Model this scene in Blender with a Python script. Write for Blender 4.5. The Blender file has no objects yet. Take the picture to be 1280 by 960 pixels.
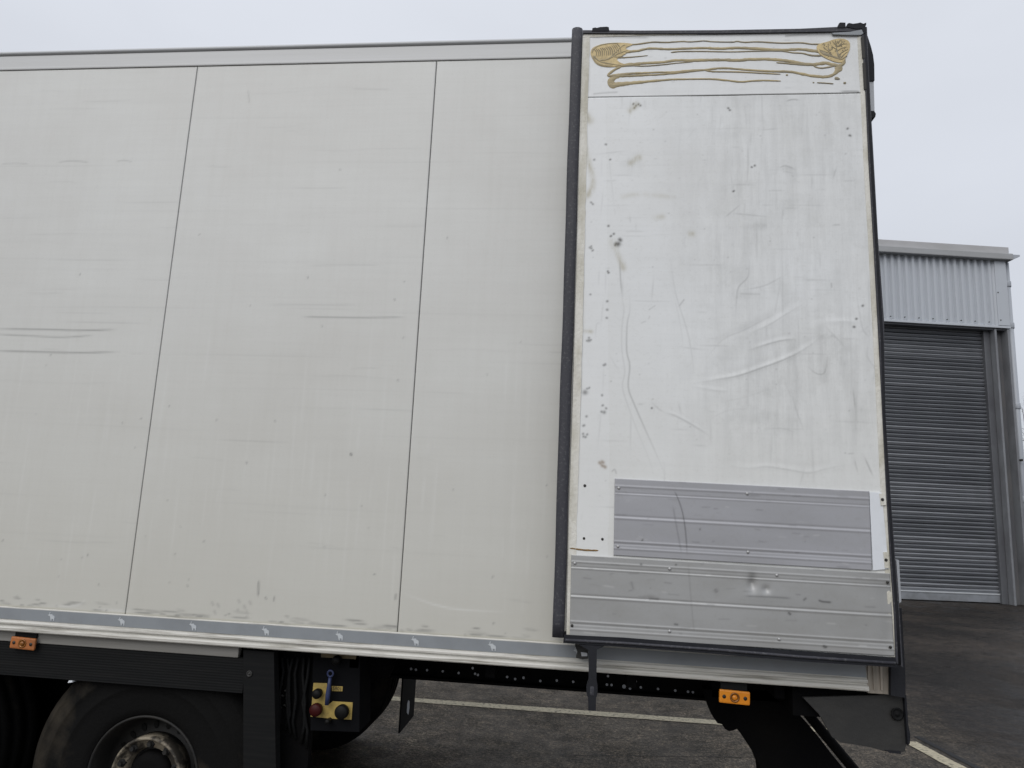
import bpy, bmesh, math, random
import numpy as np
from mathutils import Vector, Matrix, noise as mnoise
random.seed(7); rng = np.random.default_rng(7)
R = math.radians
S = bpy.context.scene
C = S.collection

# ------------------------------------------------------------------ camera
FPX = 874.07
YAW, PITCH, ROLL = -0.1082415, 0.16857448, 0.0452045
CAM = np.array([0.0, -3.04112, 1.7801])
_f = np.array([math.sin(YAW)*math.cos(PITCH), math.cos(YAW)*math.cos(PITCH), math.sin(PITCH)])
_r0 = np.array([math.cos(YAW), -math.sin(YAW), 0.0]); _u0 = np.cross(_r0, _f)
_r = math.cos(ROLL)*_r0 + math.sin(ROLL)*_u0
_u = -math.sin(ROLL)*_r0 + math.cos(ROLL)*_u0
cd = bpy.data.cameras.new('camera'); cam = bpy.data.objects.new('camera', cd); C.objects.link(cam)
cd.sensor_fit = 'HORIZONTAL'; cd.sensor_width = 36; cd.lens = 36*FPX/1280
cd.clip_start = 0.05; cd.clip_end = 2000
M4 = Matrix.Identity(4)
for i in range(3):
    M4[i][0], M4[i][1], M4[i][2], M4[i][3] = _r[i], _u[i], -_f[i], CAM[i]
cam.matrix_world = M4
S.camera = cam
S.render.resolution_x, S.render.resolution_y = 1024, 768

# ------------------------------------------------------------------ sky, sun, exposure
SUN_EL, SUN_AZ = R(42), R(203)      # azimuth clockwise from +Y: the bright part of the cloud is behind the camera
w = bpy.data.worlds.new('World'); S.world = w; w.use_nodes = True
nt = w.node_tree; N = nt.nodes; L = nt.links
bg = N['Background']; bg.inputs['Strength'].default_value = 0.1
sky = N.new('ShaderNodeTexSky'); sky.sky_type = 'NISHITA'; sky.sun_disc = False
sky.sun_elevation = SUN_EL; sky.sun_rotation = SUN_AZ; sky.dust_density = 3
tc = N.new('ShaderNodeTexCoord'); sp = N.new('ShaderNodeSeparateXYZ'); L.new(tc.outputs['Generated'], sp.inputs[0])
# overcast layer: brighter towards the zenith, as a real cloud deck is
mr = N.new('ShaderNodeMapRange'); L.new(sp.outputs['Z'], mr.inputs['Value'])
mr.inputs['From Min'].default_value = 0.0; mr.inputs['From Max'].default_value = 1.0
mr.inputs['To Min'].default_value = 6.0; mr.inputs['To Max'].default_value = 9.6
nz = N.new('ShaderNodeTexNoise'); nz.inputs['Scale'].default_value = 1.6; nz.inputs['Detail'].default_value = 4
mp = N.new('ShaderNodeMapping'); mp.inputs['Scale'].default_value = (1, 1, 2.5)
L.new(tc.outputs['Generated'], mp.inputs[0]); L.new(mp.outputs[0], nz.inputs['Vector'])
nr = N.new('ShaderNodeMapRange'); L.new(nz.outputs['Fac'], nr.inputs['Value'])
nr.inputs['From Min'].default_value = .3; nr.inputs['From Max'].default_value = .7
nr.inputs['To Min'].default_value = .94; nr.inputs['To Max'].default_value = 1.06
mu = N.new('ShaderNodeMath'); mu.operation = 'MULTIPLY'; L.new(mr.outputs[0], mu.inputs[0]); L.new(nr.outputs[0], mu.inputs[1])
vm = N.new('ShaderNodeVectorMath'); vm.operation = 'SCALE'; vm.inputs[0].default_value = (0.945, 0.985, 1.07)
L.new(mu.outputs[0], vm.inputs['Scale'])
mx = N.new('ShaderNodeMixRGB'); mx.inputs['Fac'].default_value = 0.92
L.new(sky.outputs[0], mx.inputs[1]); L.new(vm.outputs[0], mx.inputs[2]); L.new(mx.outputs[0], bg.inputs['Color'])
sl = bpy.data.lights.new('sun', 'SUN'); sl.energy = 1.5; sl.angle = R(50); sl.color = (1, .975, .94)
so = bpy.data.objects.new('sun', sl); C.objects.link(so)
sd = Vector((math.sin(SUN_AZ)*math.cos(SUN_EL), math.cos(SUN_AZ)*math.cos(SUN_EL), math.sin(SUN_EL)))
so.rotation_euler = sd.to_track_quat('Z', 'Y').to_euler(); so.location = sd*30
S.view_settings.view_transform = 'Standard'; S.view_settings.look = 'None'
S.view_settings.exposure = 0.0; S.view_settings.gamma = 1.0; S.view_settings.use_curve_mapping = False

# ------------------------------------------------------------------ measuring helpers
def ray(px, py):
    return (px-640)/FPX*_r - (py-480)/FPX*_u + _f
def W(px, py, y=0.0):
    """point of the upright plane at depth y that was measured at this place"""
    d = ray(px, py); return CAM + d*((y-CAM[1])/d[1])
def G(px, py, z=0.0):
    d = ray(px, py); return CAM + d*((z-CAM[2])/d[2])

# ------------------------------------------------------------------ mesh helpers
class MB:
    def __init__(s): s.v = []; s.f = []; s.sm = []
    def add(s, vs, fs, smooth=False):
        o = len(s.v); s.v += [tuple(float(a) for a in p) for p in vs]
        s.f += [tuple(i+o for i in f) for f in fs]; s.sm += [smooth]*len(fs); return s
    def box(s, x0, x1, y0, y1, z0, z1, bev=0.0):
        if bev > 0:
            b = min(bev, (x1-x0)/2.01, (y1-y0)/2.01, (z1-z0)/2.01)
            bm = bmesh.new(); bmesh.ops.create_cube(bm, size=1)
            for v in bm.verts: v.co = ((x0+x1)/2+v.co.x*(x1-x0), (y0+y1)/2+v.co.y*(y1-y0), (z0+z1)/2+v.co.z*(z1-z0))
            bmesh.ops.bevel(bm, geom=bm.edges[:], offset=b, segments=2, profile=.6, affect='EDGES')
            bm.verts.index_update()
            s.add([v.co for v in bm.verts], [[v.index for v in f.verts] for f in bm.faces]); bm.free(); return s
        vs = [(x, y, z) for x in (x0, x1) for y in (y0, y1) for z in (z0, z1)]
        return s.add(vs, [(0,1,3,2),(4,6,7,5),(0,4,5,1),(2,3,7,6),(0,2,6,4),(1,5,7,3)])
    def prism(s, xz, y0, y1):           # outline in x,z extruded in y
        n = len(xz)
        vs = [(p[0], y0, p[1]) for p in xz] + [(p[0], y1, p[1]) for p in xz]
        return s.add(vs, [tuple(range(n)), tuple(range(2*n-1, n-1, -1))] + [(i, i+n, (i+1) % n+n, (i+1) % n) for i in range(n)])
    def extr_x(s, yz, x0, x1, close=True):   # profile in y,z run along x
        n = len(yz)
        vs = [(x0, p[0], p[1]) for p in yz] + [(x1, p[0], p[1]) for p in yz]
        fs = [(i, i+n, (i+1) % n+n, (i+1) % n) for i in range(n if close else n-1)]
        if close: fs += [tuple(range(n-1, -1, -1)), tuple(range(n, 2*n))]
        return s.add(vs, fs)
    def tube(s, pts, rads, n=8, cap=True, smooth=True, flat=1.0):
        pts = [Vector(p) for p in pts]
        if not hasattr(rads, '__len__'): rads = [rads]*len(pts)
        vs = []; ref = None
        for i, p in enumerate(pts):
            t = (pts[min(i+1, len(pts)-1)] - pts[max(i-1, 0)]).normalized()
            if ref is None: ref = t.orthogonal().normalized()
            ref = (ref - t*ref.dot(t)).normalized(); b = t.cross(ref)
            for k in range(n):
                a = 2*math.pi*k/n; vs.append(p + (ref*math.cos(a) + b*math.sin(a))*rads[i])
        fs = []
        for i in range(len(pts)-1):
            for k in range(n):
                a = i*n+k; b2 = i*n+(k+1) % n; fs.append((a, b2, b2+n, a+n))
        if cap: fs += [tuple(range(n-1, -1, -1)), tuple(range((len(pts)-1)*n, len(pts)*n))]
        return s.add(vs, fs, smooth)
    def lathe(s, prof, c, n=48, axis='y', smooth=True, close=False):  # prof: (radius, offset along the axis)
        vs = []
        for (r, o) in prof:
            for k in range(n):
                a = 2*math.pi*k/n
                if axis == 'y': vs.append((c[0]+r*math.cos(a), c[1]+o, c[2]+r*math.sin(a)))
                elif axis == 'z': vs.append((c[0]+r*math.cos(a), c[1]+r*math.sin(a), c[2]+o))
                else: vs.append((c[0]+o, c[1]+r*math.cos(a), c[2]+r*math.sin(a)))
        fs = []
        m = len(prof)
        for i in range(m if close else m-1):
            j = (i+1) % m
            for k in range(n): fs.append((i*n+k, i*n+(k+1) % n, j*n+(k+1) % n, j*n+k))
        if not close: fs += [tuple(range(n-1, -1, -1)), tuple(range((m-1)*n, m*n))]
        return s.add(vs, fs, smooth)
    def disc(s, c, r, y0, y1, n=12):      # short cylinder along y
        return s.lathe([(r, y0-c[1]), (r, y1-c[1])], c, n, smooth=False)
    def build(s, name, mat, parent=None, recalc=True):
        me = bpy.data.meshes.new(name); me.from_pydata(s.v, [], s.f)
        me.polygons.foreach_set('use_smooth', s.sm)
        if recalc:
            bm = bmesh.new(); bm.from_mesh(me); bmesh.ops.recalc_face_normals(bm, faces=bm.faces[:])
            bm.to_mesh(me); bm.free()
        me.materials.append(mat)
        return link(bpy.data.objects.new(name, me), parent)
ROOTLOC = {}
def link(o, parent=None):
    C.objects.link(o)
    if parent is not None:
        o.parent = parent
        if parent in ROOTLOC: o.matrix_parent_inverse = Matrix.Translation(-ROOTLOC[parent])
    return o
def thing(name, label, cat, loc, group=None):
    o = bpy.data.objects.new(name, None); C.objects.link(o); o.location = loc; o.empty_display_size = .2
    ROOTLOC[o] = Vector(loc); o['label'] = label; o['category'] = cat
    if group: o['group'] = group
    return o
def struct(o): o['kind'] = 'structure'; return o

# ------------------------------------------------------------------ materials
def mat(name, col, rough=.5, metal=0.0, col2=None, nscale=3.0, nstretch=(1, 1, 1), lo=.4, hi=.65, amt=1.0, detail=6,
        speck=0.0, speck_scale=180, bump=0.0, bump_scale=60, rough2=None, attrs=None, streak=0.0, streak2=0.0, spec=.5):
    m = bpy.data.materials.new(name); m.use_nodes = True; t = m.node_tree; n = t.nodes; l = t.links
    b = n['Principled BSDF']; b.inputs['Roughness'].default_value = rough; b.inputs['Metallic'].default_value = metal
    b.inputs['Specular IOR Level'].default_value = spec
    co = n.new('ShaderNodeTexCoord').outputs['Object']
    cur = n.new('ShaderNodeRGB'); cur.outputs[0].default_value = (*col, 1); cur = cur.outputs[0]
    def tex(scale, stretch=(1, 1, 1), det=6, rgh=.6):
        mp = n.new('ShaderNodeMapping'); mp.inputs['Scale'].default_value = stretch; l.new(co, mp.inputs[0])
        x = n.new('ShaderNodeTexNoise'); x.inputs['Scale'].default_value = scale; x.inputs['Detail'].default_value = det
        x.inputs['Roughness'].default_value = rgh; l.new(mp.outputs[0], x.inputs['Vector']); return x.outputs['Fac']
    def rmp(v, a, b_, c, d):
        r = n.new('ShaderNodeMapRange'); l.new(v, r.inputs['Value'])
        for k, q in zip(('From Min', 'From Max', 'To Min', 'To Max'), (a, b_, c, d)): r.inputs[k].default_value = q
        return r.outputs[0]
    def mul(a, b_):
        r = n.new('ShaderNodeMath'); r.operation = 'MULTIPLY'
        l.new(a, r.inputs[0])
        if isinstance(b_, (int, float)): r.inputs[1].default_value = b_
        else: l.new(b_, r.inputs[1])
        return r.outputs[0]
    def mix(fac, a, c2, mode='MIX'):
        r = n.new('ShaderNodeMixRGB'); r.blend_type = mode
        if isinstance(fac, (int, float)): r.inputs[0].default_value = fac
        else: l.new(fac, r.inputs[0])
        l.new(a, r.inputs[1])
        if isinstance(c2, tuple): r.inputs[2].default_value = (*c2, 1)
        else: l.new(c2, r.inputs[2])
        return r.outputs[0]
    if col2:
        f = rmp(tex(nscale, nstretch, detail), lo, hi, 0, amt); cur = mix(f, cur, col2)
        if rough2 is not None: l.new(rmp(tex(nscale, nstretch, detail), lo, hi, rough, rough2), b.inputs['Roughness'])
    if streak:      # fine vertical runs of dirt
        f = rmp(tex(1.0, (26, 26, 1.1), 5, .7), .45, .7, 0, streak); cur = mix(f, cur, (.30, .28, .23))
    if streak2:     # fine horizontal brushing
        f = rmp(tex(1.0, (1.2, 1.2, 45), 5, .7), .42, .72, 0, streak2); cur = mix(f, cur, (.33, .34, .34))
    if speck:
        f = rmp(tex(speck_scale, (1, 1, 1), 2), .55, .75, 0, speck); cur = mix(f, cur, (.5, .5, .48) if sum(col) < .6 else (.25, .24, .2))
    if attrs:
        for an, c2, extra in attrs:
            a = n.new('ShaderNodeAttribute'); a.attribute_name = an; f = a.outputs['Fac']
            if extra: f = mul(f, rmp(tex(*extra[0]), extra[1], extra[2], 0, 1))
            cur = mix(f, cur, c2)
    l.new(cur, b.inputs['Base Color'])
    if bump:
        bp = n.new('ShaderNodeBump'); bp.inputs['Strength'].default_value = bump; bp.inputs['Distance'].default_value = .01
        l.new(tex(bump_scale, (1, 1, 1), 4), bp.inputs['Height']); l.new(bp.outputs[0], b.inputs['Normal'])
    return m
ATT = [('lowdirt', (.485, .47, .40), None), ('dark', (.10, .10, .10), None), ('stain', (.30, .26, .13), None), ('bright', (.85, .86, .86), None)]
M_panel = mat('coated_panel', (.635, .645, .63), .48, 0, (.575, .575, .555), 1.1, (1, 1, 1.6), .35, .7, .9, bump=.04, bump_scale=8,
              attrs=ATT, streak=.045, streak2=.07, speck=.07, speck_scale=95)
M_panelp = mat('coated_panel_plain', (.635, .645, .63), .48, 0, (.575, .575, .555), 1.1, (1, 1, 1.6), .35, .7, .9, streak=.045, streak2=.07, speck=.07, speck_scale=95)
M_door = mat('worn_door_skin', (.735, .755, .765), .45, 0, (.66, .67, .665), 2.2, (1, 1, .8), .38, .7, .8, bump=.10, bump_scale=5,
             attrs=[('lowdirt', (.66, .655, .60), None),
                    ('scuff', (.28, .285, .28), ((1.0, (22, 22, 2.2), 6, .75), .40, .68)),
                    ('scuff', (.36, .37, .36), ((9.0, (1, 1, 1), 6, .7), .48, .72)),
                    ('dark', (.09, .09, .085), None), ('stain', (.30, .26, .13), ((14.0, (1, 1, .35), 6, .7), .32, .55)),
                    ('rust', (.20, .12, .05), None), ('bright', (.80, .82, .84), None)], streak2=.07, speck=.09, speck_scale=80)
M_seal_strip = mat('dirty_sealant', (.68, .67, .62), .6, 0, (.46, .44, .36), 14, (1, 1, .35), .42, .66, .9, bump=.3, bump_scale=60)
M_rail = mat('rail_white', (.55, .54, .50), .5, 0, (.17, .155, .12), 7, (.5, 1, 14), .50, .70, .85, detail=10, bump=.2)
M_cant = mat('cant_rail', (.54, .55, .555), .42, 0, (.49, .495, .495), 2.5, (.25, 1, 12), .4, .7, .7)
M_lip = mat('roof_lip', (.44, .455, .47), .4, .1, (.36, .37, .38), 5, (.3, 1, 8), .4, .7, .7)
M_tape = mat('grey_tape', (.245, .265, .285), .45, 0, (.20, .215, .23), 6, (1, 1, 1), .45, .7, .7, speck=.25, speck_scale=120)
M_emb = mat('emblem_white', (.50, .53, .55), .5, 0, (.42, .45, .49), 60, (1, 1, 1), .45, .7, .6)
M_black = mat('black_rubber', (.012, .013, .017), .7, 0, (.022, .023, .027), 9, (1, 1, .3), .45, .75, .7, spec=.25, bump=.15, bump_scale=120)
M_bar = mat('charcoal_rubber', (.030, .031, .040), .65, 0, (.044, .045, .054), 30, (1, 1, .15), .4, .75, .9, speck=.12, speck_scale=90, bump=.15, bump_scale=140)
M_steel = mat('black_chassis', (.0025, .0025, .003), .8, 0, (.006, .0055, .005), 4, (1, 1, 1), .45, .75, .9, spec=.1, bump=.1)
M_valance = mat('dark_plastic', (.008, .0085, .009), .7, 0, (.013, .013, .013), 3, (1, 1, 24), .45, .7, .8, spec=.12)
M_tyre = mat('dusty_tyre', (.005, .005, .005), .85, 0, (.040, .034, .026), 2.2, (1, 1, 1), .51, .66, .8, detail=12, spec=.12, bump=.3, bump_scale=70)
M_rim = mat('dark_rim', (.007, .007, .007), .7, .05, (.018, .016, .013), 8, (1, 1, 1), .45, .7, .9)
M_hub = mat('dirty_hub_ring', (.26, .225, .17), .7, .1, (.025, .021, .016), 13, (1, 1, 1), .44, .55, .97, bump=.3, bump_scale=90)
M_alu = mat('kick_plate_grey', (.37, .375, .40), .45, .2, (.33, .333, .35), 3.0, (.7, 1, 2.5), .38, .7, .9, bump=.06, bump_scale=6,
            attrs=[('dark', (.07, .07, .07), None), ('bright', (.62, .62, .62), None)], streak2=.12, speck=.12, speck_scale=70)
M_alulow = mat('kick_plate_light', (.375, .38, .38), .42, .25, (.31, .31, .30), 3.4, (.7, 1, 1.5), .38, .7, .9, bump=.06, bump_scale=6,
            attrs=[('dark', (.07, .07, .07), None), ('bright', (.75, .75, .73), None)], streak2=.14, speck=.12, speck_scale=70)
M_rivet = mat('rivet_metal', (.42, .42, .42), .5, .4)
M_screw = mat('screw_dark', (.03, .028, .025), .5, .3)
M_patch = mat('white_patch', (.70, .73, .77), .35, 0, (.55, .57, .58), 7, (1, 1, 1), .5, .75, .6)
M_glue = mat('tan_adhesive', (.42, .345, .195), .6, 0, (.28, .24, .155), 26, (.5, 1, 3), .42, .62, .9, bump=.25, bump_scale=150)
M_glued = mat('grey_adhesive', (.36, .305, .195), .6, 0, (.22, .195, .14), 30, (.4, 1, 3), .42, .62, .9, bump=.25, bump_scale=150)
M_gluep = mat('pale_adhesive', (.62, .49, .25), .6, 0, (.40, .315, .17), 34, (1, 1, 1), .42, .66, .8, bump=.2, bump_scale=120)
M_gluel = mat('dark_adhesive_vein', (.29, .24, .145), .6, 0, (.20, .17, .11), 40, (1, 1, 1), .4, .6, .8)
M_amber = mat('amber_lens', (.75, .27, .02), .25, 0, (.55, .16, .01), 20, (1, 1, 1), .4, .7, .6)
M_amberold = mat('weathered_amber_lens', (.42, .14, .035), .5, 0, (.25, .09, .03), 25, (1, 1, 1), .4, .65, .8)
M_ambdark = mat('amber_reflector', (.28, .11, .02), .3, .2, (.14, .05, .01), 60, (1, 1, 1), .4, .6, .8)
M_yellow = mat('yellow_label', (.45, .33, .09), .5, 0, (.25, .18, .06), 24, (1, 1, 1), .45, .68, .8)
M_brown = mat('faded_label', (.14, .105, .045), .5, 0, (.06, .05, .03), 24, (1, 1, 1), .45, .68, .8)
M_blue = mat('blue_plastic', (.025, .038, .11), .5, 0, (.018, .026, .07), 30, (1, 1, 1), .4, .7, .7)
M_red = mat('red_knob', (.038, .004, .004), .5, spec=.2)
M_knob = mat('black_knob', (.004, .004, .004), .6, spec=.2)
M_ink = mat('black_print', (.03, .028, .02), .5)
M_flap = mat('grey_valance', (.024, .024, .0235), .6, 0, (.042, .041, .038), 4, (1, 1, 2), .42, .7, .8, bump=.1)
M_post = mat('rear_post', (.36, .32, .27), .45, .2, (.20, .18, .15), 6, (12, 1, .6), .42, .65, .8)
M_lightgrey = mat('pale_bracket', (.45, .47, .50), .45)
M_inner = mat('joint_dark', (.10, .10, .095), .8)
# building
M_clad = mat('grey_cladding', (.47, .50, .54), .45, 0, (.41, .435, .47), .7, (1, 1, .35), .38, .7, .8)
M_fascia = mat('eaves_fascia', (.34, .35, .36), .5, 0, (.28, .28, .28), 1.2, (1, 1, 3), .4, .7, .8)
M_shut = mat('roller_shutter', (.165, .175, .192), .36, .15, (.105, .11, .122), 1.4, (.6, 1, 6), .4, .7, .9)
M_shut2 = mat('roller_shutter_worn', (.24, .25, .27), .34, .2, (.13, .138, .152), 2.2, (.5, 1, 8), .4, .7, .9)
M_guide = mat('guide_rail', (.13, .135, .145), .45, .3, (.09, .09, .1), 3, (1, 1, .4), .4, .7, .8)
M_col = mat('steel_column', (.125, .128, .138), .5, .2, (.18, .175, .17), 1.6, (2, 2, .6), .45, .7, .8)
M_edge = mat('column_flange', (.22, .23, .245), .5, .2, (.14, .14, .15), 4, (1, 1, .4), .4, .7, .8)
M_pipe = mat('downpipe_grey', (.36, .385, .42), .4)
M_bark = mat('bark', (.075, .068, .06), .9, 0, (.05, .045, .038), 8)
M_wall = mat('block_wall', (.25, .25, .25), .8, 0, (.2, .2, .2), 2)

def asphalt():
    m = bpy.data.materials.new('wet_asphalt'); m.use_nodes = True; t = m.node_tree; n = t.nodes; l = t.links
    b = n['Principled BSDF']; co = n.new('ShaderNodeTexCoord').outputs['Object']
    def tx(s, d=6, r=.6, kind='N'):
        x = n.new('ShaderNodeTexNoise'); x.inputs['Scale'].default_value = s; x.inputs['Detail'].default_value = d
        x.inputs['Roughness'].default_value = r; l.new(co, x.inputs['Vector']); return x.outputs['Fac']
    def ramp(v, stops):
        r = n.new('ShaderNodeValToRGB'); l.new(v, r.inputs[0]); e = r.color_ramp.elements
        e[0].position, e[0].color = stops[0][0], (*stops[0][1], 1); e[1].position, e[1].color = stops[-1][0], (*stops[-1][1], 1)
        for p, c in stops[1:-1]: q = e.new(p); q.color = (*c, 1)
        return r.outputs[0]
    dark_tone = ramp(tx(.55, 8), [(.38, (.013, .0112, .0095)), (.5, (.021, .018, .0155)), (.62, (.033, .028, .024))])
    pale_tone = ramp(tx(.9, 8), [(.38, (.060, .054, .044)), (.5, (.082, .072, .058)), (.62, (.108, .096, .078))])
    sx = n.new('ShaderNodeSeparateXYZ'); l.new(co, sx.inputs[0])     # ground is paler around the trailer, fading out behind and to the right
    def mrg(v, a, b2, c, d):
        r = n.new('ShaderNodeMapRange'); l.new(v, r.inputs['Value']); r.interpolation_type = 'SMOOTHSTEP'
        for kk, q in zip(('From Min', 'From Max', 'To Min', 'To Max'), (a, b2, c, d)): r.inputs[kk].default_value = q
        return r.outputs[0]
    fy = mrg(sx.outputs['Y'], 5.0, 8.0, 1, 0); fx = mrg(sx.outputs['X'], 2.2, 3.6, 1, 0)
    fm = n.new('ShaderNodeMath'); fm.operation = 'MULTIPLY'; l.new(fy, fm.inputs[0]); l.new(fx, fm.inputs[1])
    bm_ = n.new('ShaderNodeMixRGB'); l.new(fm.outputs[0], bm_.inputs[0]); l.new(dark_tone, bm_.inputs[1]); l.new(pale_tone, bm_.inputs[2]); base = bm_.outputs[0]
    grit = ramp(tx(42, 8, .95), [(.42, (.12, .115, .11)), (.49, (.75, .74, .73)), (.53, (1.3, 1.27, 1.24)), (.60, (3.4, 3.2, 3.0))])
    mm = n.new('ShaderNodeMixRGB'); mm.blend_type = 'MULTIPLY'; mm.inputs[0].default_value = 1.0; l.new(base, mm.inputs[1]); l.new(grit, mm.inputs[2])
    vo = n.new('ShaderNodeTexVoronoi'); vo.inputs['Scale'].default_value = 26; l.new(co, vo.inputs['Vector'])
    st = ramp(vo.outputs['Distance'], [(.10, (1, 1, 1)), (.22, (0, 0, 0))])
    sel = ramp(tx(9, 2), [(.56, (0, 0, 0)), (.66, (1, 1, 1))])
    sm = n.new('ShaderNodeMixRGB'); sm.blend_type = 'MULTIPLY'; sm.inputs[0].default_value = 1; l.new(st, sm.inputs[1]); l.new(sel, sm.inputs[2])
    patch = ramp(tx(7, 10, .85), [(.40, (.45, .44, .42)), (.5, (1, 1, 1)), (.60, (1.9, 1.82, 1.72))])
    m3 = n.new('ShaderNodeMixRGB'); m3.blend_type = 'MULTIPLY'; m3.inputs[0].default_value = .85; l.new(mm.outputs[0], m3.inputs[1]); l.new(patch, m3.inputs[2]); mm = m3
    m2 = n.new('ShaderNodeMixRGB'); l.new(sm.outputs[0], m2.inputs[0]); l.new(mm.outputs[0], m2.inputs[1]); m2.inputs[2].default_value = (.20, .18, .16, 1)
    l.new(m2.outputs[0], b.inputs['Base Color'])
    rr = ramp(tx(1.1, 8, .7), [(.42, (.33, .33, .33)), (.58, (.75, .75, .75))]); l.new(rr, b.inputs['Roughness'])
    bp = n.new('ShaderNodeBump'); bp.inputs['Strength'].default_value = .6; bp.inputs['Distance'].default_value = .008; b.inputs['Specular IOR Level'].default_value = .25
    l.new(tx(70, 4, .75), bp.inputs['Height']); l.new(bp.outputs[0], b.inputs['Normal'])
    return m
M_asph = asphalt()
def linepaint():
    m = mat('road_paint', (.48, .43, .31), .65, 0, (.06, .055, .047), 34, (1, 1, 1), .50, .66, .8, detail=10, bump=.3, bump_scale=110)
    return m
M_line = linepaint()

# ------------------------------------------------------------------ painted wear and highlight grids
class Grid:
    """upright sheet in the plane y, with wear and highlight marks kept as point attributes"""
    def __init__(s, xl, xr, z0, z1, y, nx, nz, thick, names):
        s.nx, s.nz, s.y, s.thick = nx, nz, y, thick
        zz = np.linspace(z0, z1, nz); T = np.linspace(0, 1, nx)
        XL = np.array([xl(z) for z in zz]); XR = np.array([xr(z) for z in zz])
        s.X = XL[:, None] + (XR-XL)[:, None]*T[None, :]; s.Z = np.repeat(zz[:, None], nx, 1)
        s.D = np.zeros_like(s.X); s.A = {k: np.zeros_like(s.X) for k in names}
    def stroke(s, arr, pts, wid, amt, px=True, taper=0.0, y=None):
        """pts: measured points; wid in metres (gaussian half width)"""
        y = s.y if y is None else y
        P = np.array([W(a, b, y)[[0, 2]] if px else (a, b) for a, b in pts])
        if len(P) > 2:
            Q = []
            for i in range(len(P)-1):
                p0, p1, p2, p3 = P[max(i-1, 0)], P[i], P[i+1], P[min(i+2, len(P)-1)]
                for t in (0, .25, .5, .75): Q.append(.5*((2*p1)+(p2-p0)*t+(2*p0-5*p1+4*p2-p3)*t*t+(3*p1-p0-3*p2+p3)*t**3))
            Q.append(P[-1]); P = np.array(Q)
        a = s.D if arr == 'D' else s.A[arr]
        lo = P.min(0)-3*wid; hi = P.max(0)+3*wid
        m = (s.X > lo[0]) & (s.X < hi[0]) & (s.Z > lo[1]) & (s.Z < hi[1])
        if not m.any(): return
        x = s.X[m]; z = s.Z[m]; best = np.full(x.shape, 1e9); tt = np.zeros_like(x); n = len(P)-1
        for i in range(n):
            d = P[i+1]-P[i]; L2 = d@d+1e-12
            t = np.clip(((x-P[i, 0])*d[0]+(z-P[i, 1])*d[1])/L2, 0, 1)
            dd = (x-P[i, 0]-t*d[0])**2+(z-P[i, 1]-t*d[1])**2
            k = dd < best; best[k] = dd[k]; tt[k] = (i+t[k])/n
        v = amt*np.exp(-best/(2*wid*wid))
        if taper: v *= np.clip(np.minimum(tt, 1-tt)/taper, 0.15, 1)
        if arr == 'D': a[m] += v
        else: a[m] = np.maximum(a[m], v)
    def blob(s, arr, p, rx, rz, amt, y=None):
        y = s.y if y is None else y
        c = W(p[0], p[1], y); a = s.D if arr == 'D' else s.A[arr]
        v = amt*np.exp(-(((s.X-c[0])/rx)**2+((s.Z-c[2])/rz)**2)/2)
        if arr == 'D': a += v
        else: np.copyto(a, np.maximum(a, v))
    def build(s, name, m, parent):
        nx, nz = s.nx, s.nz
        F = np.stack([s.X, s.y+s.D, s.Z], -1).reshape(-1, 3)
        # skirt: rim of the sheet turned back by its thickness
        ring = [(0, j) for j in range(nx)] + [(i, nx-1) for i in range(1, nz)] + [(nz-1, j) for j in range(nx-2, -1, -1)] + [(i, 0) for i in range(nz-2, 0, -1)]
        ri = np.array([i*nx+j for i, j in ring]); Bk = F[ri].copy(); Bk[:, 1] = s.y+s.thick
        V = np.vstack([F, Bk]); i, j = np.meshgrid(np.arange(nz-1), np.arange(nx-1), indexing='ij'); a = (i*nx+j).ravel()
        q = np.stack([a, a+1, a+nx+1, a+nx], -1)
        k = np.arange(len(ri)); nb = len(F)+k; kn = (k+1) % len(ri); sk = np.stack([ri, nb, len(F)+kn, ri[kn]], -1)
        Q = np.vstack([q, sk]).astype(np.int32); me = bpy.data.meshes.new(name)
        me.vertices.add(len(V)); me.vertices.foreach_set('co', V.astype(np.float32).ravel())
        me.loops.add(Q.size); me.loops.foreach_set('vertex_index', Q.ravel())
        me.polygons.add(len(Q)); me.polygons.foreach_set('loop_start', np.arange(0, Q.size, 4, dtype=np.int32))
        sm = np.ones(len(Q), bool); sm[len(q):] = False; me.polygons.foreach_set('use_smooth', sm)
        me.update(calc_edges=True)
        for kx, arr in s.A.items():
            at = me.attributes.new(kx, 'FLOAT', 'POINT'); v = np.zeros(len(V), np.float32); v[:len(F)] = np.clip(arr, 0, 1).ravel()
            v[len(F):] = v[ri]; at.data.foreach_set('value', v)
        me.materials.append(m)
        return link(bpy.data.objects.new(name, me), parent)
def poly(pts, y): return [tuple(W(a, b, y)[[0, 2]]) for a, b in pts]
def interp(pts, y):
    q = np.array(poly(pts, y)); o = np.argsort(q[:, 1]); return lambda z: float(np.interp(z, q[o, 1], q[o, 0]))

# ================================================================== SETTING
g = MB(); n_ = 24
g.add([(-300, -300, 0), (300, -300, 0), (300, 300, 0), (-300, 300, 0)], [(0, 1, 2, 3)])
struct(g.build('ground', M_asph))
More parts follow.
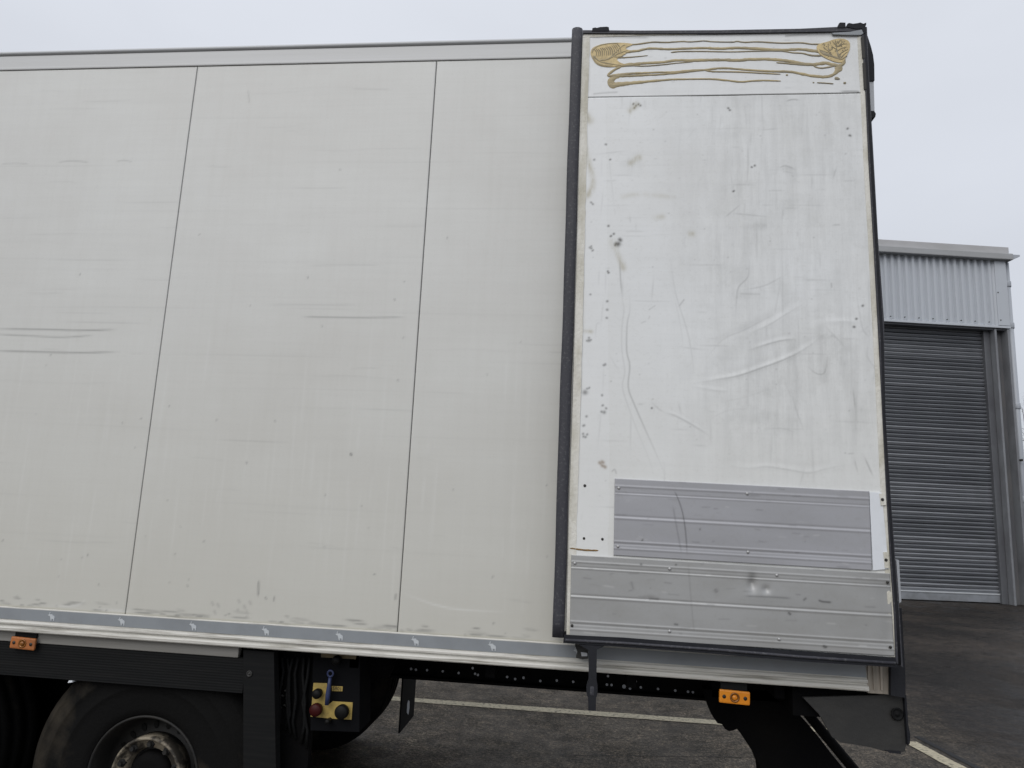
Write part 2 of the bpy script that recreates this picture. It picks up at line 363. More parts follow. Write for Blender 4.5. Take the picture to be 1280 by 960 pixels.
# bay lines painted on the yard
def strip(name, a, b, wd, z=.004, m=M_line, seg=60):
    a = np.array(a[:2]); b = np.array(b[:2]); d = (b-a)/np.linalg.norm(b-a); nn = np.array([-d[1], d[0]])*wd/2; k = MB()
    for i in range(seg+1):
        p = a+(b-a)*i/seg; e1 = random.uniform(.9, 1.06); e2 = random.uniform(.9, 1.06)
        k.v += [(*(p+nn*e1), z), (*(p-nn*e2), z)]
    for i in range(seg): k.f.append((2*i, 2*i+1, 2*i+3, 2*i+2)); k.sm.append(False)
    return struct(k.build(name, m))
a = G(505, 874.5); b = G(890, 903); d = (b-a)/np.linalg.norm(b-a)
c1 = G(1134, 926)
strip('bay_line', a-d*8, b+d*(c1-b)[0]/d[0], .135)
c2 = G(1194, 958); e = (c2-c1)/np.linalg.norm(c2-c1)
strip('bay_line', c1+e*.03, c1+e*4.5, .13, .0045)
# a dark sealed joint beside the second line and a fine one across the bay
struct_j = strip('tar_joint', G(1146, 921), G(1225, 962)+(G(1225, 962)-G(1146, 921))*2, .06, .004, mat('tar', (.012, .012, .012), .45), 30)
strip('tar_joint', G(700, 944), G(960, 947), .006, .003, bpy.data.materials['tar'], 30)

# ================================================================== TRAILER
TR = thing('refrigerated_trailer', 'white box semitrailer seen from the side, one rear door folded open flat against it', 'trailer', (-1.0, 1.25, 0))
XE = 1.225                    # rear end of the box
XF = -12.0
zT = 4.0; zC = 3.8927; zB = 1.2202; zS = 1.118
seams = [-0.7714-1.2174*0, -0.7714-1.2349, ]
# core behind the panels
k = MB(); k.box(XF+.02, XE-.02, .012, 2.49, 1.16, 3.985); k.build('box_core', M_inner, TR)
# side panels, the visible ones with their wear
ed = [XE-.004, -0.7714, -2.0063]
while ed[-1] > XF+1.3: ed.append(ed[-1]-1.2349)
ed.append(XF)
GAP = .0019
for i in range(len(ed)-1):
    x1, x0 = ed[i]-GAP, ed[i+1]+GAP
    if i < 3:
        if i == 2: x0 = ed[3]+GAP
        nx = int((x1-x0)/.0065); nz = int((zC-zB)/.0065)
        gp = Grid(lambda z: x0, lambda z: x1, zB-.004, zC-.0035, 0.0, nx, nz, .012, ('dark', 'stain', 'bright', 'lowdirt'))
        gp.A['lowdirt'][:] = np.clip(1-(gp.Z-zB)/1.7, 0, 1)**1.3*.55
        gp.A['lowdirt'][:] = np.maximum(gp.A['lowdirt'], np.exp(-((gp.Z-zB)/.012)**2)*.9)
        # faint waviness of the sheet
        gp.D += .0009*np.sin(gp.X*3.1+gp.Z*1.1)*np.sin(gp.Z*2.2+1)
        for a_, b_, am, wd in (([(-10, 411), (60, 412), (100, 413), (146, 412)], 0, .50, .0030), ([(-10, 417.5), (40, 420), (80, 421.5), (118, 419)], 0, .36, .0030),
                       ([(-10, 438.5), (50, 440), (90, 441), (150, 440)], 0, .48, .0032), ([(376, 396), (440, 397), (508, 396.5)], 0, .38, .0030),
                       ([(72, 203), (90, 201), (112, 203)], 0, .25, .003), ([(145, 202), (155, 200.5), (166, 202.5)], 0, .22, .003), ([(0, 205), (20, 204), (36, 205)], 0, .2, .003),
                       ([(323.5, 725), (322.5, 746)], 0, .6, .003), ([(343, 745), (342, 752)], 0, .45, .003), ([(310, 112), (312, 130)], 0, .2, .003),
                       ([(438, 566), (439.5, 570)], 0, .7, .004), ([(495, 742), (494, 750)], 0, .5, .003), ([(218, 692), (219, 694)], 0, .5, .003), ([(254, 676), (256, 677)], 0, .6, .003),
                       ([(440, 111), (490, 112)], 0, .15, .003), ([(330, 381), (450, 381)], 0, .14, .003), ([(480, 331), (380, 332)], 0, .13, .003)):
            gp.stroke('dark', a_, wd, am, taper=.15, y=0)
        for zz, am in ((3.60, .10), (3.36, .12), (3.12, .10), (2.86, .10), (2.62, .13), (2.40, .13), (2.25, .10), (2.05, .08), (1.72, .09), (1.55, .07)):
            q = np.exp(-((gp.Z-zz-.005*np.sin(gp.X*2.3+zz*7))/.004)**2)*am*.55*np.clip(.5+.8*np.sin(gp.X*3.7+zz*11), 0, 1); gp.A['dark'] = np.maximum(gp.A['dark'], q)
        for _ in range(26):
            x = random.uniform(x0, x1); z = random.uniform(1.3, 3.8); ln = random.uniform(.06, .5)
            gp.stroke('dark', [(x, z), (x+ln/2, z+random.uniform(-.006, .006)), (x+ln, z+random.uniform(-.01, .01))], .0027, random.uniform(.04, .13), px=False, taper=.3)
        for _ in range(60):
            x = random.uniform(x0, x1); z = random.triangular(1.22, 2.6, 1.3); ln = random.uniform(.05, .5)
            gp.stroke('bright', [(x, z), (x+random.uniform(-.006, .006), z+ln)], random.uniform(.0026, .0045), random.uniform(.02, .09), px=False, taper=.3)
        for _ in range(25):
            x = random.uniform(x0, x1); z = random.triangular(1.23, 3.6, 1.4)
            gp.stroke('dark', [(x, z), (x+random.uniform(-.004, .004), z+random.uniform(.0, .006))], .0028, random.uniform(.2, .5), px=False)
        for px_, py_ in ((265, 753), (272, 755), (298, 750), (305, 757), (312, 752), (297, 762), (268, 764), (308, 764)):
            gp.stroke('dark', [(px_, py_), (px_+1.5, py_+3)], .004, .25, y=0)
        for _ in range(48):
            x = random.uniform(x0, x1); z = zB+random.triangular(.004, .05, .01)
            gp.stroke('dark', [(x, z), (x+random.uniform(.01, .12), z-.003)], .0025, random.uniform(.25, .6), px=False, taper=.3)
        for a_ in ([(115, 761), (175, 765)], [(60, 757), (95, 757), (108, 748)], [(500, 740), (560, 760), (640, 765)]):
            gp.stroke('bright', a_, .003, .25, y=0, taper=.4)
        gp.build('side_panel', M_panel, TR)
    else:
        k = MB(); k.box(x0, x1, 0, .012, zB, zC-.0035); k.build('side_panel', M_panelp, TR)
for i in range(len(ed)-1):
    k = MB(); k.box(ed[i+1]+GAP, ed[i]-GAP, 2.49, 2.502, zS, zC); k.build('side_panel', M_panelp, TR)
# cant rail and lip
k = MB(); k.extr_x([(.02, zC), (-.004, zC), (-.0055, zC+.004), (-.0055, zC+.012), (-.004, zC+.014), (-.004, zT-.030), (-.002, zT-.027), (.02, zT-.027)], XF, XE)
k.build('cant_rail', M_cant, TR)
k = MB(); pr = [(.03, zT-.0265)] + [(.004-.016*math.cos(t), zT-.0135+.013*math.sin(t)) for t in np.linspace(-1.5, 1.5, 9)] + [(.03, zT+.0)]
k.extr_x(pr, XF, XE); k.build('roof_lip', M_lip, TR)
k = MB(); k.box(XF, XE, .031, 2.50, zT-.012, zT+.012, .01); k.build('roof', M_cant, TR)
# floor rail: flange that carries the tape, then two white ridges with a groove
k = MB(); yz = [(.03, zB-.001), (-.004, zB-.001), (-.006, zB-.004), (-.006, zS+.045), (-.014, zS+.041), (-.017, zS+.036), (-.017, zS+.030), (-.008, zS+.0265), (-.008, zS+.022),
               (-.022, zS+.018), (-.025, zS+.013), (-.025, zS+.004), (-.022, zS), (.03, zS)]
XR = W(1083, 850, 0)[0]
k.extr_x(yz, XF, XR); k.build('floor_rail', M_rail, TR)
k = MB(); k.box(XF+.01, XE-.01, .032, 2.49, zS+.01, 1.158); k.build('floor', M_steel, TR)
k = MB(); k.box(XF+.01, XR-.003, -.0085, -.0062, zS+.0485, zB-.0065); tape = k.build('reflective_band', M_tape, TR)
EL = [(.20,1.0),(.30,.98),(.31,.93),(.26,.86),(.24,.78),(.28,.74),(.42,.77),(.62,.76),(.64,.66),(.75,.63),(.90,.56),(.98,.42),(.97,.2),(.96,0),(.86,0),(.84,.2),(.72,.22),(.58,.22),(.62,0),(.50,0),(.42,.24),(.34,.42),(.30,.52),(.18,.55),(.04,.62),(.0,.70),(.10,.66),(.14,.72),(.15,.82),(.20,.92),(.19,.97)]
x = W(67, 771, 0)[0]; emb = []
xs_meas = [W(p, q, 0)[0] for p, q in ((66, 771), (153.5, 776), (242.5, 782), (333, 788), (425, 794), (519.5, 800), (615.5, 806), (722, 812))]
emb_x = list(xs_meas)

zc = (zS+.0485+zB-.0065)/2
for i, xx in enumerate(emb_x):
    k = MB(); w_, h_ = .034, .036
    k.prism([(xx-w_/2+(u)*w_, zc-h_/2+v*h_) for u, v in EL], -.0100, -.0087); k.build('elephant_emblem', M_emb, tape)
# tape cuts
# rear frame post, visible under the folded door
k = MB(); k.prism(poly([(1084.5, 829), (1112, 833), (1112.5, 868), (1084.5, 866)], -.01), -.012, .06); k.build('rear_post', M_post, TR)
for fr in (.3, .62):
    k = MB(); xa = W(1084, 850, -.012)[0]; xb = W(1112, 850, -.012)[0]; xx = xa+(xb-xa)*fr
    k.box(xx-.004, xx+.004, -.018, -.0125, 1.125, 1.24); k.build('post_rib', M_post, TR)
k = MB(); k.box(XE-.03, XE+.0, .013, 2.49, 1.12, 3.99); k.build('rear_frame', M_steel, TR)
k = MB(); k.prism(poly([(1113, 832), (1119, 760), (1126.5, 760), (1131, 838), (1131.5, 872), (1113, 869)], -.03), -.034, .03); k.build('hinge_post', M_black, TR)
k = MB(); k.prism(poly([(1120, 700), (1123.4, 700), (1126.5, 752), (1124, 754)], -.034), -.036, .0); k.build('post_cover', M_lightgrey, TR)
# far rear door closed
k = MB(); k.box(XE+.004, XE+.07, 1.27, 2.47, 1.15, 3.95, .01); k.build('closed_door', M_panelp, TR)
# upper rear corner behind the folded door
k = MB(); k.prism(poly([(1078, 46), (1083.5, 46), (1088, 60), (1090.5, 70), (1092, 82), (1092.3, 102), (1080, 102)], -.02), -.028, .10); k.build('corner_hinge', M_black, TR)
k = MB(); k.prism(poly([(1081, 102.5), (1092.0, 102.5), (1093.0, 139), (1084, 139)], -.02), -.022, .06); k.build('corner_bracket', M_lightgrey, TR)
k = MB(); k.prism(poly([(1084, 139.5), (1092, 139.5), (1094.2, 143), (1093.5, 147), (1086, 149)], -.02), -.026, .03); k.build('hinge_knuckle', M_black, TR)

# ------------------------------------------------------------------ the folded door
YD = -.130
DOOR = bpy.data.objects.new('rear_door', None); C.objects.link(DOOR); DOOR.parent = TR
DOOR.matrix_parent_inverse = Matrix.Translation(-ROOTLOC[TR])
DOOR['label'] = 'rear door folded flat against the side, inner face outwards with smeared tan adhesive on top'
def D(mb, name, m): return mb.build(name, m, DOOR)
Lp = [(728.5, 38), (725, 150), (721.5, 300), (716, 500), (711, 650), (708, 797)]
Rp = [(1077.5, 43), (1079.5, 80), (1082, 120), (1085.5, 200), (1091.5, 300), (1099.5, 450), (1103, 520), (1107.5, 610), (1112.5, 700), (1117.5, 770), (1119.5, 824)]
fL = interp(Lp, YD); fR = interp(Rp, YD)
zt = W(900, 42.5, YD)[2]; ztL = W(728, 42, YD)[2]; ztR = W(1077, 43, YD)[2]
zb = W(900, 806, YD)[2]
ztop = (ztL+ztR)/2+.012; zbot = zb-.006
print('door', ztL, ztR, zbot, fL(2.5), fR(2.5))
zjoint = (W(741, 120, YD)[2]+W(1072, 118.5, YD)[2])/2
# main skin below the joint
xin = .030       # sealant strip widths each side
gd = Grid(lambda z: fL(z)+xin, lambda z: fR(z)-xin*.6, zbot, zjoint-.0015, YD, 330, 640, .03, ('dark', 'stain', 'scuff', 'rust', 'bright', 'lowdirt'))
A_ = gd.A
U = (gd.X-gd.X.min())/(gd.X.max()-gd.X.min()); Vv = (gd.Z-zbot)/(zjoint-zbot)
A_['scuff'][:] = np.clip((U-.22)/.3, 0, 1)*np.clip((Vv-.18)/.2, 0, 1)*.45
A_['lowdirt'][:] = np.clip(1-Vv/.62, 0, 1)*.5
for c, rx, rz, am in (((980, 460), .16, .18, .75), ((1040, 440), .10, .22, .8), ((960, 240), .18, .16, .55), ((985, 210), .05, .015, .9), ((945, 283), .05, .02, .95), ((790, 205), .03, .03, .7),
                      ((960, 520), .25, .12, .6), ((900, 330), .05, .22, .6), ((930, 540), .18, .06, .5), ((800, 130), .04, .015, .8)):
    gd.blob('scuff', c, rx, rz, am)
A_['scuff'] *= .45
for u in np.linspace(0, 1, 1):
    pass
# left paler strip (old tape zone), its edge visible
pale = (gd.X < np.interp(gd.Z, [W(745, 590, YD)[2], W(765, 130, YD)[2]], [W(762, 590, YD)[0], W(757, 130, YD)[0]]))
A_['bright'][pale] = .22
gd.A['bright'] *= (gd.Z < zjoint)
def z8(p): return (700+p[0]*.3281, 300+p[1]*.3282)
def z1(p): return (700+p[0]*.3281, 20+p[1]*.3281)
def S8(arr, pts, wd, am, tp=.2): gd.stroke(arr, [z8(p) for p in pts], wd, am, taper=tp)
def S1(arr, pts, wd, am, tp=.2): gd.stroke(arr, [z1(p) for p in pts], wd, am, taper=tp)
# long creases: displaced metal plus a thin dark line
for pts, dp, wd, dk in (([(510, 545), (600, 530), (680, 515), (760, 488), (850, 455), (930, 415), (1000, 362)], -.0032, .008, .42),
                        ([(500, 555), (590, 572), (640, 575)], -.001, .006, .12),
                        ([(540, 470), (620, 378), (700, 342), (780, 300), (850, 262)], .0022, .012, .16),
                        ([(720, 355), (790, 325), (860, 282), (930, 240)], -.0022, .010, .22),
                        ([(720, 418), (790, 395), (850, 380), (900, 378)], -.002, .006, .35),
                        ([(1020, 312), (1080, 310), (1130, 314)], -.003, .010, .10),
                        ([(1180, 370), (1170, 440), (1200, 490), (1190, 540)], -.003, .014, .20),
                        ([(640, 860), (720, 868), (790, 862), (880, 875), (950, 885), (1020, 868), (1090, 855)], -.0016, .009, .22),
                        ([(580, 750), (500, 700), (440, 668), (400, 655)], -.0008, .005, .34),
                        ([(400, 655), (375, 640), (345, 612)], 0, .004, .22)):
    S8('D', pts, wd, dp*.38, .25); S8('dark', [(a, b+2) for a, b in pts], .0026, dk*.75, .35)
    S8('D', [(a, b-14) for a, b in pts], wd*1.4, -dp*.25, .3)
S8('D', [(980, 300), (1000, 340), (1010, 380)], .03, -.002, .3)
S8('D', [(760, 440), (840, 400), (900, 340)], .035, .0014, .3)
for pts, am in (([(228, 65), (230, 150), (238, 230), (244, 265), (236, 330), (236, 420), (247, 500), (238, 560), (262, 640), (300, 740), (345, 850), (360, 914)], .20),
                ([(265, 215), (266, 270), (256, 320), (254, 420), (266, 480), (260, 560), (285, 630), (320, 710), (360, 800), (395, 880)], .50),
                ([(228, 65), (230, 140), (238, 220)], .55), ([(420, 70), (440, 200), (480, 330), (500, 420), (512, 520)], .22), ([(430, 190), (460, 330), (470, 420)], .12),
                ([(270, 230), (330, 233), (430, 233)], .18), ([(722, 80), (716, 140), (680, 180), (672, 230), (668, 300)], .35), ([(690, 190), (750, 182), (800, 165), (880, 120)], .25),
                ([(848, 60), (848, 200), (848, 440)], .18), ([(716, 440), (716, 700)], .13), ([(880, 570), (900, 650), (935, 740)], .22), ([(780, 720), (850, 718), (900, 735)], .22),
                ([(940, 480), (980, 510), (1010, 500), (1020, 420)], .35), ([(1130, 200), (1150, 330), (1180, 370)], .25), ([(1115, 560), (1127, 655)], .42), ([(1158, 822), (1195, 905)], .5),
                ([(1175, 120), (1180, 360)], .22), ([(1120, 830), (1135, 890)], .3), ([(160, 320), (140, 320), (135, 380)], .25), ([(860, 550), (900, 640)], .12),
                ([(600, 620), (700, 600), (820, 560)], .10), ([(560, 690), (640, 650), (760, 640)], .10), ([(1030, 690), (1215, 697)], .18), ([(1090, 815), (1125, 812)], .3)):
    S8('dark', pts, .0024, am*.68, .3)
for pts, am, wd in (([(455, 250), (472, 228)], .5, .004), ([(340, 265), (362, 250)], .35, .003), ([(310, 316), (325, 310)], .35, .003), ([(338, 300), (342, 290)], .3, .003), ([(200, 880), (208, 874), (214, 888)], .5, .0035),
                    ([(1034, 165), (1035, 180)], .6, .003), ([(690, 205), (760, 207)], .3, .004)):
    S8('dark', pts, wd*.7, am*.55, 0)
for pts, am in (([(625, 770), (690, 716)], .30), ([(640, 750), (800, 765)], .28), ([(835, 580), (860, 570), (905, 588)], .35), ([(850, 590), (895, 600)], .22), ([(715, 480), (717, 560), (712, 640)], .28),
                ([(750, 435), (840, 428)], .25), ([(860, 325), (885, 318), (915, 320)], .6), ([(1035, 797), (1070, 795)], .35), ([(1040, 620), (1055, 572)], .3), ([(880, 720), (1020, 722)], .14),
                ([(240, 820), (330, 822)], .22), ([(265, 760), (268, 790)], .25), ([(1085, 530), (1092, 520)], .4), ([(700, 300), (715, 460)], .12), ([(645, 570), (665, 690)], .10), ([(750, 800), (750, 940)], .15),
                ([(180, 480), (210, 760)], .12), ([(940, 320), (945, 520)], .1), ([(600, 430), (700, 425)], .12)):
    S1('dark', pts, .0025, am*.7, .3)
# brown run near the left edge
S1('stain', [(80, 380), (90, 470), (110, 560), (125, 620), (120, 660), (95, 700)], .009, .75, .1)
S1('stain', [(100, 380), (115, 400)], .012, .8, 0); S1('stain', [(270, 560), (300, 540)], .010, .45, 0); S1('stain', [(240, 690), (300, 680), (430, 690)], .008, .2, 0); S1('stain', [(290, 340), (270, 360)], .010, .8, 0)
S1('stain', [(360, 770), (390, 765)], .009, .3, 0); S1('stain', [(200, 860), (240, 960)], .010, .45, 0); S1('stain', [(500, 830), (505, 830)], .010, .5, 0)
S8('stain', [(66, 100), (68, 220), (70, 330)], .012, .9, 0); S8('stain', [(80, 345), (130, 350)], .006, .6, .1)
# small chips and rust pecks
chips = [z1(p) for p in ((280, 335), (290, 342), (298, 338), (284, 350), (306, 342), (640, 350), (648, 358), (175, 490), (130, 548), (192, 547), (118, 710), (124, 716), (185, 800), (195, 838), (205, 830), (222, 868), (209, 873), (228, 852), (120, 885), (126, 892), (118, 878), (1095, 430), (1103, 455), (660, 668), (730, 575), (742, 570))] + \
        [z8(p) for p in ((116, 30), (126, 38), (182, 120), (186, 124), (115, 207), (180, 233), (180, 266), (177, 296), (104, 384), (112, 382), (118, 380), (110, 372), (172, 473), (166, 476), (96, 580), (104, 566), (112, 562), (160, 590), (168, 656), (160, 655), (175, 640), (162, 630), (101, 672), (92, 706), (90, 748), (98, 750), (104, 740), (88, 738), (1154, 250), (1130, 300), (1119, 331), (350, 640), (215, 14), (223, 12))]
big = {z1((222, 868)): .008, z8((96, 580)): .0075, z1((228, 852)): .006, z8((112, 382)): .005, z8((168, 656)): .005, z8((215, 14)): .006}
for p in chips:
    gd.stroke('dark', [p, (p[0]+random.uniform(-1, 1), p[1]+random.uniform(-.6, .8))], big.get(p, random.uniform(.0028, .0036)), .95, taper=0)
for p in ((151.5, 848), (160, 858), (168, 862), (160, 845)): S8('rust', [p, (p[0]+4, p[1]+3)], .005, .9, 0)
for _ in range(130):
    x = random.uniform(fL(2)+.05, fR(2)-.06); z = random.uniform(zbot, zjoint); an = random.choice((0, 0, 1.57, 1.5, random.uniform(0, 3.1))); ln = random.uniform(.02, .22)
    gd.stroke('dark', [(x, z), (x+ln*math.cos(an), z+ln*math.sin(an))], .0026, random.uniform(.05, .16), px=False, taper=.4)
for _ in range(110):
    x = random.uniform(fL(2)+.05, fR(2)-.06); z = random.uniform(zbot, zjoint)
    gd.stroke('dark', [(x, z), (x+random.uniform(-.002, .002), z)], random.uniform(.0020, .0028), random.uniform(.08, .30), px=False)
gd.D += .0016*np.sin(gd.X*4.4+1.3)*np.sin(gd.Z*3.3)
gd.D += .0010*np.sin(gd.X*11+gd.Z*5)*np.sin(gd.Z*7-gd.X*3)
_skin = gd.build('inner_skin', M_door, DOOR)
# top panel with its own scuffs
gt = Grid(lambda z: fL(z)+xin, lambda z: fR(z)-xin*.6, zjoint+.0015, ztop-.012, YD-.001, 330, 66, .03, ('dark', 'stain', 'scuff', 'rust', 'bright', 'lowdirt'))
def zA(p): return (700+p[0]*.1406, 30+p[1]*.1406)
def zB_(p): return (880+p[0]*.1719, 30+p[1]*.1719)
gt.A['bright'][:] = .12; gt.A['scuff'][:] = .06
for pts, am, wd in (([zA((285, 118)), zA((500, 116)), zA((795, 122))], .38, .004), ([zB_((585, 88)), zB_((660, 82)), zB_((760, 78))], .7, .0035), ([zB_((740, 79)), zB_((900, 76)), zB_((1120, 72))], .45, .006),
                    ([zB_((920, 60)), zB_((1130, 50))], .4, .004), ([zA((290, 622)), zA((400, 612)), zA((520, 606))], .4, .0028), ([zB_((985, 491)), zB_((1110, 490)), zB_((1119, 500)), zB_((1115, 512)), zB_((1040, 516))], .75, .0028),
                    ([zA((262, 90)), zA((262, 620))], .16, .0028), ([zB_((1125, 100)), zB_((1140, 480))], .25, .003)):
    gt.stroke('dark', pts, wd, am, taper=.08)
for _ in range(30):
    x = random.uniform(fL(3.8)+.03, fR(3.8)-.04); z = random.uniform(zjoint, ztop-.02)
    gt.stroke('dark', [(x, z), (x+random.uniform(-.05, .05), z+random.uniform(-.003, .003))], .0025, random.uniform(.06, .25), px=False, taper=.3)
_topp = gt.build('top_panel', M_door, DOOR)
# backing sheet (outer face of the door) and joint colour
k = MB(); k.prism([(fL(z), z) for z in (zbot+.002, 2.0, 3.0, ztop-.005)] + [(fR(z), z) for z in (ztop-.005, 3.4, 3.0, 2.6, 2.2, 1.8, 1.5, zbot+.002)], YD+.012, YD+.075); D(k, 'door_core', M_inner)
# sealant strips along both edges
def edge_strip(xa, xb, z0, z1, ya, amp, n=90):
    k = MB(); zz = np.linspace(z0, z1, n); 
    for z in zz:
        j1 = amp*(mnoise.noise(Vector((z*9, 3, 0)))+.6*mnoise.noise(Vector((z*31, 7, 0)))); d_ = .0015*mnoise.noise(Vector((z*14, 1, 5)))
        k.v += [(xa(z), ya+d_, z), (xb(z)+j1, ya-.0006, z), (xb(z)+j1, ya+.02, z), (xa(z), ya+.02, z)]
    for i in range(n-1):
        for q in range(4):
            k.f.append((4*i+q, 4*i+(q+1) % 4, 4*i+4+(q+1) % 4, 4*i+4+q)); k.sm.append(False)
    k.f += [(3, 2, 1, 0), tuple(4*(n-1)+q for q in range(4))]; k.sm += [False]*2
    return k
D(edge_strip(lambda z: fL(z), lambda z: fL(z)+xin+.003, zbot+.003, ztop-.004, YD-.0025, .0035), 'sealant_strip', M_seal_strip)
D(edge_strip(lambda z: fR(z)-xin*.6-.003, lambda z: fR(z), zbot+.003, ztop-.004, YD-.0025, 0), 'sealant_strip', M_seal_strip)
k = MB(); k.box(fL(ztop)+.004, fR(ztop)-.004, YD-.003, YD+.02, ztop-.0125, ztop+.002); D(k, 'top_trim', M_seal_strip)
# closing bar down the free edge: rounded rubber with a domed end
yb = YD-.014
xa0, xb0 = W(714.6, 36, yb)[0], W(728, 36, yb)[0]; xa1, xb1 = W(690, 797, yb)[0], W(705, 797, yb)[0]; z1_ = W(721, 35.5, yb)[2]; z0_ = W(697, 797, yb)[2]
k = MB(); nseg = 40; prof = []
for i in range(nseg+1):
    t = i/nseg; z = z1_+(z0_-z1_)*t; xa = xa0+(xa1-xa0)*t; xb = xb0+(xb1-xb0)*t; xm = (xa+xb)/2; h = (xb-xa)/2
    top = 0
    sh = .0009*math.sin(z*5.3)+.0006*math.sin(z*13)
    ring = [(xm+sh-h, yb+.055, z), (xm+sh-h, yb+.008, z), (xm+sh-h*.82, yb, z), (xm+sh-h*.3, yb-.0022, z), (xm+sh+h*.3, yb-.0022, z), (xm+sh+h*.82, yb, z), (xm+sh+h, yb+.008, z), (xm+sh+h, yb+.055, z)]
    if i == 0: ring = [(a, b, z+.000+.006*(1-((a-xm)/h)**2)) for a, b, c in ring]
    k.v += ring
for i in range(nseg):
    for q in range(8): k.f.append((8*i+q, 8*i+(q+1) % 8, 8*i+8+(q+1) % 8, 8*i+8+q)); k.sm.append(True)
k.f += [tuple(range(8)), tuple(8*nseg+q for q in range(8))]; k.sm += [False, False]
D(k, 'edge_seal', M_bar)
# right gasket, uneven
def seq_prism(L_, R_, y0, y1):
    return poly(L_ + R_[::-1], y0)
Ls = [(1076.5, 34), (1079.5, 80), (1082, 120), (1085.5, 200), (1091.5, 300), (1099.5, 450), (1103, 520), (1107.5, 610), (1112.5, 700), (1117.5, 770), (1119.5, 828)]
Rs = [(1083.5, 34), (1085.5, 80), (1088, 130), (1092, 200), (1097.5, 300), (1104.8, 400), (1106.5, 520), (1112.5, 610), (1119.0, 700), (1124.5, 770), (1128.5, 834)]
k = MB(); k.prism(seq_prism(Ls, Rs, YD-.006, 0), YD-.008, YD+.06); D(k, 'side_gasket', M_bar)
k = MB()
k.tube([W(a, b, YD-.006) for a, b in [((l[0]*.45+r[0]*.55), l[1]*.5+r[1]*.5) for l, r in zip(Ls, Rs)]], .006, 6); D(k, 'gasket_bead', M_black)
# bottom gasket
k = MB(); k.prism(poly([(705, 793.5), (780, 797), (900, 806.5), (1000, 814), (1119, 822.5), (1121, 834), (1000, 826.5), (880, 816), (780, 808.5), (704, 803.5)], YD-.012), YD-.016, YD+.07); D(k, 'bottom_gasket', M_black)
k = MB(); k.tube([W(a, b, YD-.016) for a, b in ((706, 800), (780, 804), (900, 812.5), (1000, 821), (1119, 829))], .006, 6); D(k, 'gasket_lip', M_bar)
# top gasket and its clips
k = MB(); k.prism(poly([(728.5, 38), (800, 38.5), (900, 38), (1000, 36.2), (1066, 33), (1078, 33), (1078, 39), (1000, 40.3), (900, 41.8), (800, 42), (728.5, 41.5)], YD-.008), YD-.010, YD+.06); D(k, 'top_gasket', M_bar)
for pts in ([(740, 39), (740.5, 35.6), (744, 34.8), (746, 35.4), (750, 34.3), (758.5, 33.8), (761, 34.5), (761.6, 39)],
            [(1046.5, 35), (1048.5, 29.6), (1050, 28.6), (1056.5, 28.8), (1056.8, 35)],
            [(1057.6, 34), (1059, 30.2), (1061, 29.2), (1066, 30.2), (1072, 29.4), (1075, 28.6), (1079, 30.2), (1082.3, 28.8), (1082.6, 31), (1081.4, 34), (1082.2, 41), (1080, 42), (1077, 36), (1070, 36.6)]):
    k = MB(); k.prism(poly(pts, YD-.01), YD-.013, YD+.05); D(k, 'torn_rubber_clip', M_black)
# scuffed alloy strip below the top gasket and dark slots in the right margin
k = MB(); k.prism(poly([(1040, 41.5), (1062, 40.3), (1077, 37.5), (1079, 42), (1076, 44), (1060, 44), (1041, 43.4)], YD-.008), YD-.011, YD); D(k, 'alloy_corner', M_tape)
for pts in ([(1076, 47), (1079.5, 47), (1081.4, 73), (1078, 73)], [(1078.2, 79), (1081.6, 79), (1083, 112), (1080, 112)]):
    k = MB(); k.prism(poly(pts, YD-.006), YD-.0095, YD); D(k, 'margin_slot', M_screw)

# adhesive smears
def smear(pts, wpx, mtl, h=.0022, y=YD-.0015, jit=.18, sub=6):
    P = [W(a, b, YD) for a, b in pts]; P = [Vector((p[0], p[1], p[2])) for p in P]
    Q = []
    for i in range(len(P)-1):
        p0 = P[max(i-1, 0)]; p1 = P[i]; p2 = P[i+1]; p3 = P[min(i+2, len(P)-1)]
        for s_ in range(sub):
            t = s_/sub; Q.append(.5*((2*p1)+(p2-p0)*t+(2*p0-5*p1+4*p2-p3)*t*t+(3*p1-p0-3*p2+p3)*t*t*t))
    Q.append(P[-1]); n = len(Q); sc = .0039
    ws = [np.interp(i/(n-1), np.linspace(0, 1, len(wpx)), wpx)*sc/2 if hasattr(wpx, '__len__') else wpx*sc/2 for i in range(n)]
    k = MB()
    for i, q in enumerate(Q):
        t = (Q[min(i+1, n-1)]-Q[max(i-1, 0)]); t = Vector((t.x, 0, t.z)).normalized(); nn = Vector((-t.z, 0, t.x))
        w1 = ws[i]*(1+jit*mnoise.noise(Vector((q.x*60, q.z*60, 1)))*2); w2 = ws[i]*(1+jit*mnoise.noise(Vector((q.x*60, q.z*60, 9)))*2)
        e_ = min(1, min(i, n-1-i)/2+.25)
        for a_, hh in ((1, 0), (.75, .6), (.2, .9), (-.3, 1), (-.75, .65), (-1, 0)):
            wv = w1 if a_ > 0 else w2
            p = q+nn*a_*wv*e_; k.v.append((p.x, y-h*hh*min(1, ws[i]/.004+.3), p.z))
    for i in range(n-1):
        for c in range(5): k.f.append((6*i+c, 6*i+c+1, 6*i+7+c, 6*i+6+c)); k.sm.append(True)
    return k
def addsm(name, segs):
    for pts, wp, mt in segs: D(smear(pts, wp, mt), name, mt)
A2 = lambda l: [zA(p) for p in l]; B2 = lambda l: [zB_(p) for p in l]
T = M_glue; TD = M_glued
